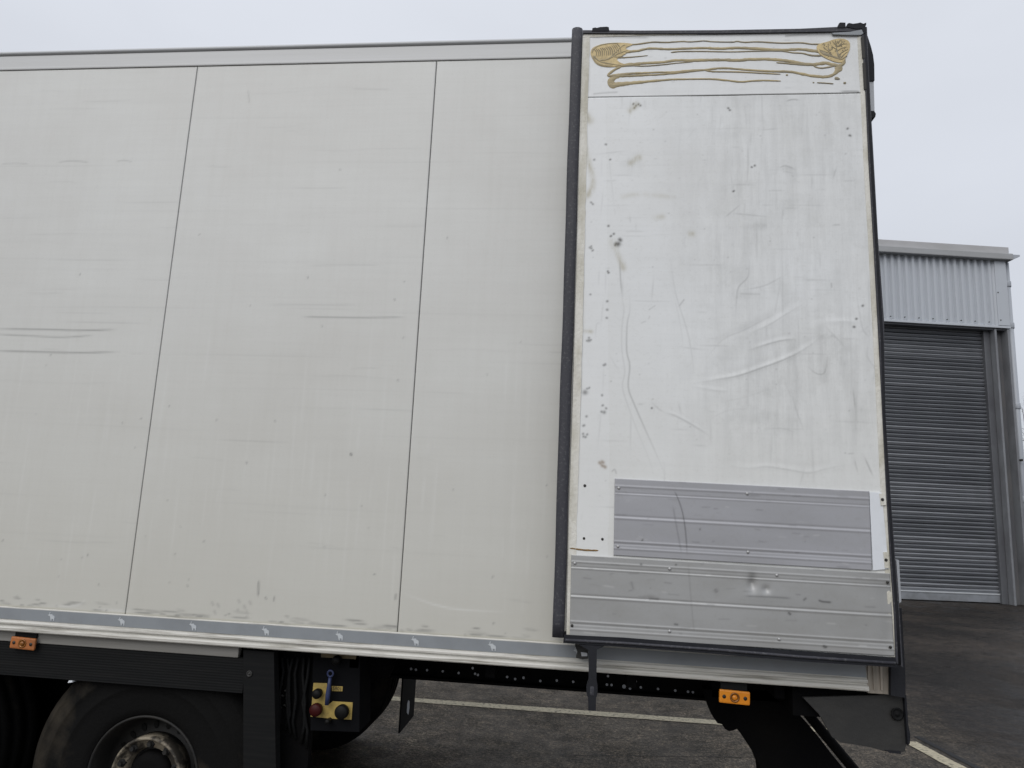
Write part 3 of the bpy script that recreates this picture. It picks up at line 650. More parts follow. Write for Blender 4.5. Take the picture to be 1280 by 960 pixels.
addsm('adhesive_streak', [
    (A2([(540, 190), (680, 182), (820, 163), (950, 165), (1080, 157), (1170, 160), (1280, 152)])+B2([(60, 130), (200, 133), (240, 128), (300, 134), (400, 131), (560, 140), (700, 138), (780, 148), (850, 152), (905, 190)]), [2.2, 2.0, 1.6, 1.5, 1.6, 1.8, 1.8, 2.6], TD),
    (A2([(520, 275), (600, 250), (700, 238), (800, 218), (950, 225), (1100, 220), (1280, 215)])+B2([(120, 180), (250, 175), (400, 182), (560, 190), (700, 185), (780, 195), (850, 200), (930, 225), (985, 248)]), [4.5, 3.2, 2.8, 2.8, 3.2, 3.4, 3.2, 4.5, 9], T),
    (A2([(985, 254), (1080, 246), (1280, 245)])+B2([(200, 204), (400, 198), (560, 198), (640, 210), (720, 215), (780, 230), (860, 232)]), [1.8, 1.5, 1.5, 1.5, 2.0, 2.5], TD),
    (A2([(500, 298), (560, 300), (680, 292), (780, 282)]), [2.6, 1.8, 1.4, 1.0], TD),
    (A2([(390, 350), (450, 362), (520, 372), (620, 362), (750, 350), (900, 342), (1030, 325), (1180, 325), (1280, 322)])+B2([(120, 262), (240, 265), (350, 258), (470, 258), (560, 264), (640, 275), (720, 292), (800, 295), (880, 285), (940, 298), (975, 303)]), [4, 4.6, 3.4, 3.2, 3.4, 3.8, 3.4, 3.8, 4.2, 4, 4], T),
    (A2([(520, 375), (640, 372), (760, 375), (900, 365), (1030, 350), (1180, 338)]), [2.6, 1.8, 1.5, 1.5, 1.2], TD),
    (B2([(525, 282), (600, 288), (700, 297), (770, 302)]), [1.6, 2.2, 1.8], TD),
    (B2([(795, 305), (830, 320), (890, 318), (945, 306)]), [1.6, 2, 2], TD),
    (A2([(545, 376), (490, 405), (450, 432), (430, 455), (445, 463), (500, 456), (620, 442), (750, 436), (900, 430), (1000, 430), (1140, 418), (1280, 410)])+B2([(60, 328), (130, 322), (200, 325), (320, 335), (480, 345), (620, 348), (700, 362), (800, 380), (890, 384), (940, 370), (965, 345), (975, 318)]), [3, 3, 3.2, 3.0, 2.2, 2.8, 2.6, 2.6, 2.6, 3, 3.5, 3.5, 7], T),
    (A2([(470, 478), (520, 462), (640, 462), (780, 455), (900, 450), (1050, 435), (1150, 425), (1280, 412)])+B2([(40, 345), (100, 348), (250, 350), (400, 358), (556, 366)]), [5, 3.2, 2, 2.4, 2.0, 1.8, 1.8, 1.6], T),
    (A2([(530, 462), (485, 478), (455, 505), (452, 530), (470, 545), (520, 538), (620, 528), (750, 515), (870, 505), (980, 495), (1100, 492), (1280, 490)])+B2([(100, 404), (200, 415), (270, 422), (350, 415), (450, 412), (558, 416)]), [4, 7, 9, 7, 4, 3, 2.2, 2.0, 2.4, 2.2, 2.2, 1.6], T),
    (B2([(960, 235), (1000, 255), (1015, 275), (1000, 300), (970, 305)]), [5, 5, 4, 4], T),
    (B2([(975, 303), (978, 330), (955, 355)]), [6, 7, 4], T),
    (B2([(820, 428), (880, 431), (940, 436)]), [1.4, 1.6, 1.8], TD),
])
for p, r_ in ((B2([(602, 372)])[0], 1.3), (B2([(795, 427)])[0], 1.0), (B2([(963, 398)])[0], 2.4), (B2([(978, 401)])[0], 1.5), (B2([(1022, 430)])[0], 1.7)):
    D(smear([(p[0]-r_, p[1]), p, (p[0]+r_, p[1]+.2)], r_*1.6, TD), 'adhesive_spot', TD)
def pad(name, pts, m, y0, h):
    P = poly(pts, YD); 
    # soften the outline
    for _ in range(2):
        Q = []
        for i in range(len(P)):
            a_ = np.array(P[i]); b_ = np.array(P[(i+1) % len(P)]); Q += [tuple(a_*.75+b_*.25), tuple(a_*.25+b_*.75)]
        P = Q
    k = MB(); k.prism(P, y0-h, y0); return D(k, name, m)
pad('adhesive_pad', A2([(272, 245), (290, 215), (330, 195), (400, 176), (520, 168), (650, 178), (640, 192), (600, 205), (575, 228), (640, 240), (560, 262), (600, 262), (510, 305), (505, 325), (540, 352), (600, 365), (480, 386), (380, 383), (320, 358), (290, 315), (272, 275)]), M_gluep, YD-.0015, .0022)
pad('adhesive_pad', B2([(815, 165), (840, 145), (900, 132), (935, 116), (985, 108), (1030, 114), (1060, 135), (1060, 185), (1040, 225), (1022, 262), (1003, 285), (950, 280), (880, 250), (840, 225), (822, 190)]), M_gluep, YD-.0015, .0022)
yv = YD-.0036
def veins(lst, wd, conv, m=None):
    k = MB()
    for pts in lst:
        s_ = smear([conv(p) for p in pts], [wd, wd*.55], None, h=.0014, y=yv, jit=.3, sub=4); o = len(k.v)
        k.v += s_.v; k.f += [tuple(i+o for i in f) for f in s_.f]; k.sm += s_.sm
    return D(k, 'adhesive_veins', m or M_gluel)
rr = random.Random(3); vl = []
for i in range(13):       # curved ribs of the left pad, all bending into one trunk
    x = 318+i*17; top = 232-i*4+rr.uniform(-4, 4); vl.append([(x-14, top), (x+4, top+22), (x+6+i*.8, top+46), (x-2+i*2, 300-i*2+rr.uniform(-5, 5))])
veins(vl, 1.25, zA)
veins([[(282, 262), (300, 225), (350, 196), (420, 180), (520, 174)], [(290, 290), (325, 345), (385, 372), (470, 376)]], 2.2, zA, M_glue)
veins([[(300, 285), (330, 320), (380, 345), (460, 360)], [(340, 330), (420, 318), (480, 290), (530, 262), (600, 240)], [(400, 325), (450, 300), (500, 250), (545, 205), (580, 190)], [(470, 292), (520, 296), (560, 285)], [(400, 350), (470, 362), (540, 372)]], 2.3, zA, M_glue)
vr = [[(985, 262), (968, 215), (962, 180), (965, 130)], [(964, 190), (935, 172), (922, 160)], [(963, 172), (990, 150), (1010, 128)], [(966, 200), (1000, 180), (1035, 172)], [(990, 255), (1015, 225), (1045, 205)], [(1000, 262), (1030, 240), (1040, 232)],
      [(962, 160), (940, 140), (932, 128)], [(975, 230), (1010, 205), (1045, 190)], [(930, 232), (905, 205), (900, 160)], [(905, 205), (880, 185), (865, 170)], [(900, 212), (860, 200), (835, 190)], [(985, 160), (1000, 152), (1040, 148)], [(965, 145), (985, 125), (992, 118)], [(935, 172), (925, 190), (918, 186)]]
for i in range(46):
    x = rr.uniform(830, 1045); y = rr.uniform(130, 250)
    if ((x-950)/110)**2+((y-190)/70)**2 < 1: vr.append([(x, y), (x+rr.uniform(-14, 14), y-rr.uniform(8, 20))])
veins(vr, 1.5, zB_)
veins([[(850, 205), (900, 225), (950, 245), (1000, 262)], [(985, 250), (970, 215), (964, 185)], [(840, 200), (880, 225), (930, 238)]], 3.4, zB_, M_glued)

# kick plates on the door: thin ribbed sheets
def plate(name, cor, y, ribs, m, hits=(), marks=(), ny=64, nx=260):
    """cor: bottom-left, bottom-right, top-right, top-left"""
    c = [W(a, b, y)[[0, 2]] for a, b in cor]
    g_ = Grid(lambda z: 0, lambda z: 1, 0, 1, y, nx, ny, .010, ('dark', 'bright'))
    T, V_ = g_.X.copy(), g_.Z.copy()
    P = ((1-T)*(1-V_))[..., None]*c[0]+(T*(1-V_))[..., None]*c[1]+(T*V_)[..., None]*c[2]+((1-T)*V_)[..., None]*c[3]
    g_.X = P[..., 0]; g_.Z = P[..., 1]; H = abs(c[3][1]-c[0][1])
    vv = 1-V_
    for r0, wd, amp in ribs:
        g_.D -= amp*.45*np.exp(-((vv-r0)*H/wd)**2)
    g_.D -= .0022*((vv < ribs[0][0]-.02) | (vv > ribs[-1][0]+.02))*0
    g_.D += .0009*np.sin(T*9+V_*2)*np.sin(V_*6)
    for (px, py, rx, rz, am) in hits: g_.blob('D', (px, py), rx, rz, am, y)
    for pts, wd, am, at in marks: g_.stroke(at, pts, wd, am, taper=.15, y=y)
    for _ in range(60):
        i = random.randrange(nx); j = random.randrange(ny); x = g_.X[j, i]; z = g_.Z[j, i]; ln = random.uniform(.002, .06)
        g_.stroke(random.choice(('dark', 'dark', 'dark', 'bright')), [(x, z), (x+ln, z+random.uniform(-.006, .006))], .0024, random.uniform(.05, .25), px=False, taper=.2)
    return g_.build(name, m, DOOR)
crack = [(818, 598), (826, 608), (843, 614), (847, 622), (853, 640), (857, 665), (859, 694)]
plate('kick_plate', [(767, 694), (1090, 713), (1086.5, 614), (768.5, 598)], YD-.006, [(.10, .004, .0030), (.19, .0035, -.0025), (.20, .003, .0025), (.49, .004, -.0025), (.52, .004, .003), (.82, .003, .003), (.85, .003, -.0025), (.91, .0035, .003)], M_alu,
      hits=[(790, 615, .03, .02, .001)],
      marks=[([(843, 614), (847, 622), (853, 640), (857, 665), (859, 694)], .0019, .62, 'dark'), ([(841, 632), (846, 660), (852, 692)], .0024, .3, 'dark'), ([(802, 674), (804, 676)], .004, .7, 'dark'), ([(874, 661), (876, 662)], .004, .5, 'dark')], ny=110, nx=300)
plate('kick_plate', [(712, 794), (1118.5, 820), (1113, 717), (714, 693.5)], YD-.009, [(.085, .0035, .003), (.15, .003, -.0025), (.165, .003, .003), (.50, .0035, -.003), (.525, .004, .0035), (.83, .003, .003), (.86, .003, -.0025), (.925, .0035, .003)], M_alulow,
      hits=[(940, 731, .012, .020, .006), (958, 737, .010, .010, .0045), (948, 746, .06, .02, -.002), (1110, 745, .03, .06, .006), (1113, 790, .02, .05, .005), (868, 705, .05, .03, .001), (813, 748, .015, .006, .002)],
      marks=[([(940, 728), (942, 738)], .0035, .35, 'bright'), ([(958, 735), (960, 742)], .003, .25, 'bright'), ([(941, 714), (939, 730)], .010, .35, 'dark'), ([(893, 736), (897, 741)], .006, .35, 'dark'), ([(1023, 750), (1028, 752), (1040, 753)], .003, .7, 'dark'),  # the bright strokes are dent highlights painted into the colour
             ([(1004, 751), (1008, 747)], .003, .5, 'dark'), ([(930, 745), (960, 746), (990, 748)], .003, .4, 'dark'), ([(860, 700), (863, 740), (866, 775), (868, 790)], .0018, .22, 'dark'), ([(810, 749), (825, 749)], .004, .5, 'dark'), ([(985, 765), (989, 769)], .0035, .7, 'dark'),
             ([(789, 726), (792, 738)], .003, .3, 'dark'), ([(1029, 806), (1031, 809), (1034, 808)], .0035, .8, 'dark'), ([(842, 780), (848, 781)], .003, .6, 'dark'), ([(800, 706), (803, 705)], .003, .7, 'dark'), ([(844, 706), (846, 706)], .003, .6, 'dark')], ny=120, nx=330)
# pale patch on the right and rusty scar on the left
k = MB(); k.prism(poly([(1086.5, 615), (1102, 616), (1110.5, 711), (1091, 713)], YD-.003), YD-.0055, YD); D(k, 'white_patch', M_patch)
k = MB(); k.prism(poly([(1099, 617), (1106, 617), (1107.5, 631), (1101, 632)], YD-.006), YD-.009, YD); D(k, 'hinge_remnant', M_seal_strip)
k = MB(); k.prism(poly([(1104, 690), (1110, 690), (1111, 710), (1106, 710)], YD-.006), YD-.009, YD); D(k, 'hinge_remnant', M_seal_strip)
for p in ((1103, 624.5), (1107.5, 700)):
    c = W(*p, YD-.009); k = MB(); k.disc(c, .006, YD-.0105, YD-.006); D(k, 'old_screw', M_screw)
D(smear([(712, 685), (722, 686.5), (735, 688), (748, 688)], [1.5, 2, 2.2, 1.8], None), 'rust_scar', mat('rust_brown', (.26, .16, .06), .8, 0, (.13, .08, .03), 60))
# rivets share one mesh
def rivet_mesh(name, r, m):
    k = MB(); k.lathe([(r, 0), (r*.9, -.0015), (r*.55, -.003), (r*.01, -.0036)], (0, 0, 0), 10)
    me = bpy.data.meshes.new(name); me.from_pydata(k.v, [], k.f); me.materials.append(m)
    for p in me.polygons: p.use_smooth = True
    return me
rv = rivet_mesh('rivet', .0062, M_rivet); rvd = rivet_mesh('dark_rivet', .006, M_screw)
for p, yy, me in [((773.5, 610), .008, rv), ((934, 617), .008, rv), ((772.5, 683), .008, rv), ((935, 690), .008, rv), ((718.5, 704), .011, rv), ((837, 711), .011, rv), ((971, 719), .011, rv), ((1109.5, 728), .011, rvd),
                  ((715, 782), .011, rvd), ((837, 789), .011, rv), ((974, 799), .011, rv), ((1113, 809), .011, rvd), ((731, 607), .001, rvd), ((730, 673), .001, rvd), ((753, 674), .001, rvd)]:
    c = W(*p, YD-yy); o = bpy.data.objects.new('rivet', me); o.location = (c[0], YD-yy, c[2]); link(o, DOOR)
# stay hanging below the door: arm, sleeve and tip
k = MB(); k.prism(poly([(724, 805), (755, 807), (746, 811), (745.5, 849), (746.8, 857), (746.5, 866), (745, 871), (744.8, 887), (735.2, 887), (735, 871), (733.6, 866), (733.3, 857), (735.8, 849), (735.8, 812)], YD-.005), YD-.02, YD+.015); DS = D(k, 'door_stay', M_black)
k = MB(); k.tube([W(740, 852, YD-.0), W(740, 858, YD-.0), W(740, 866, YD-.0), W(740, 871, YD-.0)], [.017, .022, .022, .018], 12); D(k, 'stay_sleeve', M_bar)
k = MB(); k.prism(poly([(719, 806), (735, 808), (735, 822), (728, 823), (720, 821), (722, 814)], -.05), -.07, -.027); D(k, 'stay_bracket', M_flap)
k = MB(); k.prism(poly([(726, 815), (734, 816), (734, 820), (727, 820)], -.07), -.074, -.0705); D(k, 'stay_bracket_plate', M_lightgrey)

# ------------------------------------------------------------------ underneath
YS = .010
# pale guard rail under the floor rail, ending at the wheel panel
k = MB(); zz0 = W(150, 808, YS)[2]; zg1 = W(150, 798, YS)[2]; xg = W(298, 815, YS)[0]
k.box(XF+.5, xg, YS, YS+.03, zz0-.012, zg1+.02, .003); k.build('guard_rail', M_lightgrey if False else mat('guard_alloy', (.24, .235, .22), .5, .1, (.17, .165, .15), 6, (.3, 1, 6), .42, .68, .8), TR)
# side valance over the wheels with fine ribs
yz = []; zv0 = .912; zv1 = zz0-.013; n = 26; zv0 = W(150, 855, YS)[2]
for i in range(n+1):
    z = zv1+(zv0-zv1)*i/n; yz.append((YS+.004+(.0007 if i % 2 else 0), z))
yz += [(YS+.03, zv0), (YS+.03, zv1)]
k = MB(); k.extr_x(yz, XF+.5, W(304, 850, YS)[0]); k.build('wheel_valance', M_valance, TR)
k = MB(); k.prism(poly([(305, 812), (343, 815), (345.5, 960), (346, 1080), (309, 1080), (305, 960)], YS), YS-.006, YS+.04); k.build('wheel_end_panel', M_valance, TR)
c = W(312, 842, YS-.006); k = MB(); k.lathe([(.013, 0), (.013, -.004), (.010, -.006), (.009, -.003), (.004, -.003), (.004, -.008), (.001, -.008)], (c[0], YS-.006, c[2]), 16); k.build('washer_bolt', M_flap, TR)
c = W(92, 851, YS+.02); k = MB(); k.prism([(c[0]-.012, c[2]-.005), (c[0]+.010, c[2]-.001), (c[0]+.008, c[2]+.005), (c[0]-.008, c[2]+.005)], YS+.0, YS+.02); k.build('reflector_chip', M_patch, TR)
# bracket cluster between panel and controls
k = MB(); k.box(W(346, 850, .10)[0]+.005, W(392, 850, .10)[0], .12, .16, .55, 1.11, .01); k.build('mounting_plate', M_steel, TR)
for p in ((351, 855), (353, 870), (350, 884), (356, 882), (357, 864)):
    c = W(*p, .115); k = MB(); k.tube([(c[0]-.006, .12, c[2]), (c[0], .108, c[2]+.004), (c[0]+.007, .118, c[2]-.002)], .0045, 6); k.build('air_fitting', M_flap, TR)
for q_ in range(6):      # air lines looping down from the floor
    c0 = W(352+q_*7, 822, .11); c1_ = W(350+q_*6.5, 905+q_*6, .11); mid = (c0+c1_)/2+np.array([.02*math.sin(q_*2.1), -.012, .0])
    k = MB(); k.tube([c0, c0*.6+mid*.4+np.array([.012*math.cos(q_), 0, 0]), mid, mid*.4+c1_*.6+np.array([.015*math.sin(q_*1.7), 0, 0]), c1_], .0065, 8); k.build('air_line', M_valance, TR)
# control panel
YC = .10
k = MB(); k.prism(poly([(392, 812), (450, 815), (449, 915), (388, 913)], YC), YC, YC+.16); CP = k.build('control_box', mat('control_box_black', (.0035, .0038, .005), .8, spec=.12), TR)
k = MB(); k.prism(poly([(392, 853.5), (409, 854), (409, 882), (416, 876.5), (441, 878), (439.5, 899.5), (413, 898), (388.5, 895.5)], YC-.002), YC-.004, YC-.001); k.build('yellow_label', M_yellow, CP)
k = MB(); k.prism(poly([(415, 857.5), (428.5, 858), (428, 864), (415, 863.5)], YC-.002), YC-.004, YC-.001); k.build('yellow_number_tag', M_yellow, CP)
k = MB(); k.prism(poly([(401.5, 816), (445.5, 818.5), (445, 824), (401.5, 821.5)], YC-.002), YC-.004, YC-.001); k.build('faded_label', M_brown, CP)
for p, r_, m_ in (((399.5, 865), 5.6, M_knob), ((398, 885), 7.4, M_red), ((430, 887.5), 8.2, M_knob), ((423.5, 823.5), 5.2, M_knob), ((413, 899), 3, M_knob)):
    c = W(*p, YC); r = r_*.0036; k = MB(); k.lathe([(r*.8, 0), (r*.8, -.012), (r, -.015), (r, -.035), (r*.8, -.042), (r*.01, -.043)], (c[0], YC-.003, c[2]), 20); k.build('knob', m_, CP)
# blue lever with an eye
e0 = W(413, 842, YC-.03); k = MB()
k.tube([e0+np.array([.0125*math.cos(t), 0, .0125*math.sin(t)]) for t in np.linspace(0, 2*math.pi, 15)], .0045, 6, cap=False)
k.tube([W(412.6, 847, YC-.03), W(411.5, 856, YC-.03), W(410, 868, YC-.03), W(408.5, 881, YC-.03)], [.007, .0085, .011, .009], 10)
k.build('blue_lever', M_blue, CP)
def text(s, px, py, h, y, m, parent, name):
    cu = bpy.data.curves.new(name, 'FONT'); cu.body = s; cu.size = h; cu.extrude = .0004; cu.align_x = 'CENTER'; cu.align_y = 'CENTER'
    o = bpy.data.objects.new(name, cu); C.objects.link(o); bpy.context.view_layer.update()
    me = bpy.data.meshes.new_from_object(o.evaluated_get(bpy.context.evaluated_depsgraph_get())); C.objects.unlink(o); bpy.data.objects.remove(o)
    c = W(px, py, y); me.transform(Matrix.Translation((c[0], y, c[2])) @ Matrix.Rotation(R(90), 4, 'X')); me.materials.clear(); me.materials.append(m)
    return link(bpy.data.objects.new(name, me), parent)
text('5801', 421.5, 861, .021, YC-.0048, M_ink, CP, 'label_print')
# longitudinal chassis beams (I section); pale discs stand for light through the web holes
YB = .65; zb0 = .887
for i, yb_ in enumerate((YB, 1.75)):
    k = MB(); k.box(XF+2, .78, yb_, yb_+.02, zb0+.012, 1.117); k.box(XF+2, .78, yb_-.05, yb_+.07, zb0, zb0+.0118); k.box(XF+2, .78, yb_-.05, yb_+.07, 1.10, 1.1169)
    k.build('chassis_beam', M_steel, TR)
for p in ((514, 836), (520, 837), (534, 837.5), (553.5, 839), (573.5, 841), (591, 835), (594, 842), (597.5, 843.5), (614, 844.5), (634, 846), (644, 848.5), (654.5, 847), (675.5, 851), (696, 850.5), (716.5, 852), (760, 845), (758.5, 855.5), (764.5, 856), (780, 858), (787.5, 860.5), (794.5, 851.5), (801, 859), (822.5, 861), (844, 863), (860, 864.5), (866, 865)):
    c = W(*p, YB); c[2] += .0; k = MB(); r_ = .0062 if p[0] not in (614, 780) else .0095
    k.disc((c[0], YB, c[2]), r_, YB-.012 if False else YB-.004, YB+.0005, 8); k.build('beam_hole_disc', M_lightgrey, TR)
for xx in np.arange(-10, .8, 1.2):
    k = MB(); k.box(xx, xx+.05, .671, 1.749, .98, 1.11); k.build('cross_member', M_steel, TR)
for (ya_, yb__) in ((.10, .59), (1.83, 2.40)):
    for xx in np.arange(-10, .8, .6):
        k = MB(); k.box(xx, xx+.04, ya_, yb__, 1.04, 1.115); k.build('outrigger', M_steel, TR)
# dark parts filling the middle between the beams: air tanks and valves
for x0, x1, r_ in ((-1.35, -.86, .085),):
    k = MB(); k.lathe([(.02, x0), (r_*.8, x0+.02), (r_, x0+.06), (r_, x1-.06), (r_*.8, x1-.02), (.02, x1)], (0, .34, 1.025), 24, axis='x'); k.build('air_tank', M_steel, TR)
k = MB(); k.box(-1.35, -1.15, .28, .60, .80, 1.1, .02); k.build('valve_block', M_steel, TR)
# wheels
hx, _, hz = W(178, 976, .07); hz = .532
def wheel(x, y, side):
    s_ = side
    t = MB(); Rt = .54
    prof = [(.256, .012), (.262, .002), (.29, -.004), (.345, -.010), (.375, -.0105), (.379, -.013), (.384, -.0105), (.42, -.010), (.44, -.010), (.444, -.0125), (.449, -.010), (.47, -.006), (.495, .004), (.499, .002), (.505, .006), (Rt-.005, .030), (Rt, .055)]
    for gx in (.11, .19, .27): prof += [(Rt, gx-.012), (Rt-.012, gx-.008), (Rt-.012, gx+.008), (Rt, gx+.012)]
    prof += [(Rt, .33), (Rt-.02, .37), (.47, .388), (.38, .392), (.262, .372)]
    t.lathe([(r, o*s_) for r, o in prof], (x, y, hz), 72, close=True); ty = t.build('tyre', M_tyre, TR)
    # rim: outer flange, deep dish, disc, hub ring
    k = MB(); k.lathe([(r*.87, o*s_) for r, o in ((.292, .372), (.292, .02), (.297, .006), (.290, .000), (.283, .006), (.276, .05), (.262, .10), (.245, .125), (.190, .118), (.150, .085), (.01, .085))], (x, y, hz), 60); rim = k.build('rim', M_rim, TR)
    for q in range(20):
        a = 2*math.pi*(q+.5)/20; k = MB(); cx, cz = x+.190*math.cos(a), hz+.190*math.sin(a)
        vs = []
        for off in (.1195, .1225):
            for u in range(10):
                b_ = 2*math.pi*u/10; ex, ez = .011*math.cos(b_), .018*math.sin(b_)
                vs.append((cx+ex*math.sin(a)+ez*math.cos(a), y+s_*(off-.0035), cz-ex*math.cos(a)+ez*math.sin(a)))
        k.add(vs, [tuple(range(10)), tuple(range(19, 9, -1))]+[(i, (i+1) % 10, (i+1) % 10+10, i+10) for i in range(10)]); k.build('rim_hole', M_knob, rim)
    k = MB(); k.lathe([(r*.87, o*s_) for r, o in ((.186, .11), (.187, .030), (.181, .020), (.172, .024), (.168, .036), (.135, .045), (.128, .055), (.118, .100), (.118, .11))], (x, y, hz), 60, close=True); k.build('hub_ring', M_hub, rim)
    for q in range(10):
        a = 2*math.pi*q/10+.3; k = MB(); c_ = (x+.131*math.cos(a), y, hz+.131*math.sin(a)); k.lathe([(.019, .050*s_), (.019, .040*s_), (.015, .034*s_), (.011, .034*s_), (.010, .022*s_), (.002, .022*s_)], c_, 6, smooth=False); k.build('wheel_nut', M_rim, rim)
    k = MB(); k.lathe([(r*.87, o*s_) for r, o in ((.112, .110), (.110, .075), (.098, .050), (.06, .045), (.01, .044))], (x, y, hz), 32); k.build('hub_cap', M_steel, rim)
for dx in (0, -1.31, -2.62):
    wheel(hx+dx, .058, 1)
    wheel(hx+dx, 2.45, -1)
    k = MB(); k.tube([(hx+dx, .3, hz), (hx+dx, 2.2, hz)], .07, 12); k.build('axle', M_steel, TR)
    k = MB(); k.box(hx+dx-.35, hx+dx+.30, .55, .72, .60, .88, .03); k.build('suspension', M_steel, TR)
# spray guard behind the wheels, extended down to black out the light gap
k = MB(); k.box(-5.4, -1.45, .66, .68, .10, 1.1); k.build('inner_guard', M_steel, TR)
# far mudflap with its pale mark
c = W(497, 880, 2.03)
k = MB(); xf = W(500, 880, 2.03)[0]; zbt = W(503, 917, 2.03)[2]
k.box(xf, xf+.012, 2.03, 2.44, zbt, 1.0, .003); MF = k.build('mudflap', M_valance, TR)
k = MB(); k.prism([(0, 0)]*0 or [(xf+.0125, 0), (xf+.0135, 0), (xf+.0135, .1), (xf+.0125, .1)], 0, .1)
k = MB(); zz = W(508, 885, 2.2)[2]
k.add([(xf+.0135, 2.20+dy, zz+dz) for dy, dz in ((0, -.03), (.05, -.06), (.07, -.02), (.06, .03), (.02, .05), (-.01, .03))], [tuple(range(6))]); k.add([(xf+.0122, 2.20+dy, zz+dz) for dy, dz in ((0, -.03), (.05, -.06), (.07, -.02), (.06, .03), (.02, .05), (-.01, .03))], [tuple(range(6))])
k.build('mudflap_mark', M_lightgrey, MF)
# rear end: black support, underrun arm and the grey valance
YU = .50
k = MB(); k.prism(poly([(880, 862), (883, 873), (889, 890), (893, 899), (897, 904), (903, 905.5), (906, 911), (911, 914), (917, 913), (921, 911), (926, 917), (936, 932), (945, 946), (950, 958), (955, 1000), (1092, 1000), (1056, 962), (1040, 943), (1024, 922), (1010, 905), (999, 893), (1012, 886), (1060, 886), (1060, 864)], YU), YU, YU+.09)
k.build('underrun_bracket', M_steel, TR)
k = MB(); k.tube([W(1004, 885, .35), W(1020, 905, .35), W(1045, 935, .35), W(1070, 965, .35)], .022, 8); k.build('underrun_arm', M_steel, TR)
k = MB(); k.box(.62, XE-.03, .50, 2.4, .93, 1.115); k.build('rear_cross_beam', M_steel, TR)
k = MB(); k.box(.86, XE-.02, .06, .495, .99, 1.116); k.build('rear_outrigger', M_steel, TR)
k = MB(); k.prism(poly([(1004, 872), (1128, 868), (1130.5, 900), (1133, 930), (1131, 939), (1126, 941), (1105, 939), (1088, 934), (1063, 930), (1050, 928), (1040, 921), (1031, 905), (1024, 893)], .02), .02, .035); RV = k.build('rear_valance', M_flap, TR)
k = MB(); k.prism(poly([(1129, 868), (1131.5, 868), (1134, 905), (1136.5, 918), (1136, 928), (1133.5, 931)], .01), .0, .05); k.build('valance_edge', M_black, TR)
k = MB(); k.prism(poly([(1107, 938), (1126, 939.5), (1126, 942.5), (1112, 941)], .012), .010, .0195); k.build('valance_lip', M_black, TR)
c = W(1121.5, 892.5, .012); k = MB(); k.lathe([(.021, .004), (.024, -.004), (.019, -.007), (.017, -.003), (.007, -.003), (.006, -.008), (.001, -.008)], (c[0], .014, c[2]), 24); k.build('valance_bolt', M_valance, TR)
# amber marker lamps on black brackets
def marker(pc, ang, m, yy):
    c = W(*pc, yy); k = MB(); k.box(c[0]-.052, c[0]+.052, yy, yy+.012, c[2]+.006, c[2]+.085, .002); br = k.build('lamp_bracket', M_valance, TR)
    me_pts = 0
    lx, lz = .0600, .0255
    k = MB(); k.box(-lx, lx, -.012, .0, -lz, lz, .008); o = k.build('marker_lamp', m, TR); o.matrix_parent_inverse = Matrix.Translation(-ROOTLOC[TR]); o.location = (c[0], yy-.001, c[2]-.016); o.rotation_euler = (0, R(ang), 0)
    k = MB(); k.lathe([(.019, -.0115), (.019, -.014), (.014, -.015), (.013, -.0125)], (0, 0, 0), 20); q = k.build('reflector_ring', M_ambdark, o)
    k = MB(); k.lathe([(.011, -.012), (.010, -.016), (.006, -.0185), (.001, -.019)], (0, 0, 0), 16); k.build('bulb_lens', M_amber if m is M_amber else M_ambdark, o)
    for dx in (-.041, .041):
        k = MB(); k.lathe([(.0075, -.0115), (.0075, -.0135), (.001, -.0138)], (dx, 0, 0), 10); k.build('lamp_screw', M_screw, o)
    return o
o1 = marker((917.5, 865.5), 1.6, M_amber, .0); o1['label'] = 'clean bright amber side lamp'
o2 = marker((31.5, 799), 2.0, M_amberold, .0); o2['label'] = 'weathered dull amber side lamp'

# ================================================================== WAREHOUSE
g0 = G(1125, 751.5); g1 = G(1262, 757); ux = (g1-g0)/np.linalg.norm(g1-g0); nrm = np.array([ux[1], -ux[0], 0])   # nrm points towards the yard
WH = thing('warehouse', 'grey metal-clad warehouse with a tall roller shutter door behind the trailer', 'warehouse', tuple(g0+ux*(-3)))
MW = Matrix(((ux[0], -nrm[0], 0, g0[0]), (ux[1], -nrm[1], 0, g0[1]), (0, 0, 1, 0), (0, 0, 0, 1)))    # local x along the wall, local y inwards
def LW(px, py, off=0.0):    # local (x, z) on the facade plane set back by off
    o = g0-nrm*off; d = ray(px, py); t = ((o-CAM)@nrm)/(d@nrm); p = CAM+d*t; return float((p-g0)@ux), float(p[2])
def WB(mb, name, m, parent=None):
    mb.v = [tuple(MW @ Vector(v)) for v in mb.v]; return mb.build(name, m, parent or WH)
dL = -3.6; dR = LW(1251, 600)[0]; xr = LW(1262, 405)[0]
ztopd = LW(1180, 406)[1]; xcl = LW(1246, 370)[0]; zc0 = ztopd; zc1 = LW(1180, 322)[1]
XL = -22
# wall left of the door and cladding band above
k = MB(); k.box(XL, dL-.2, .05, .25, 0, ztopd); WB(k, 'side_wall', M_wall)
k = MB(); k.box(XL, xr+.15, .30, 14, zc0+.1, zc1-.02); WB(k, 'upper_body', M_wall)
k = MB(); k.box(XL, dL-.25, .26, 14, 0, zc0+.05); WB(k, 'lower_body', M_wall)
k = MB(); k.box(xr-.02, xr+.15, .5, 14, 0, zc0+.05); WB(k, 'end_wall', M_clad)
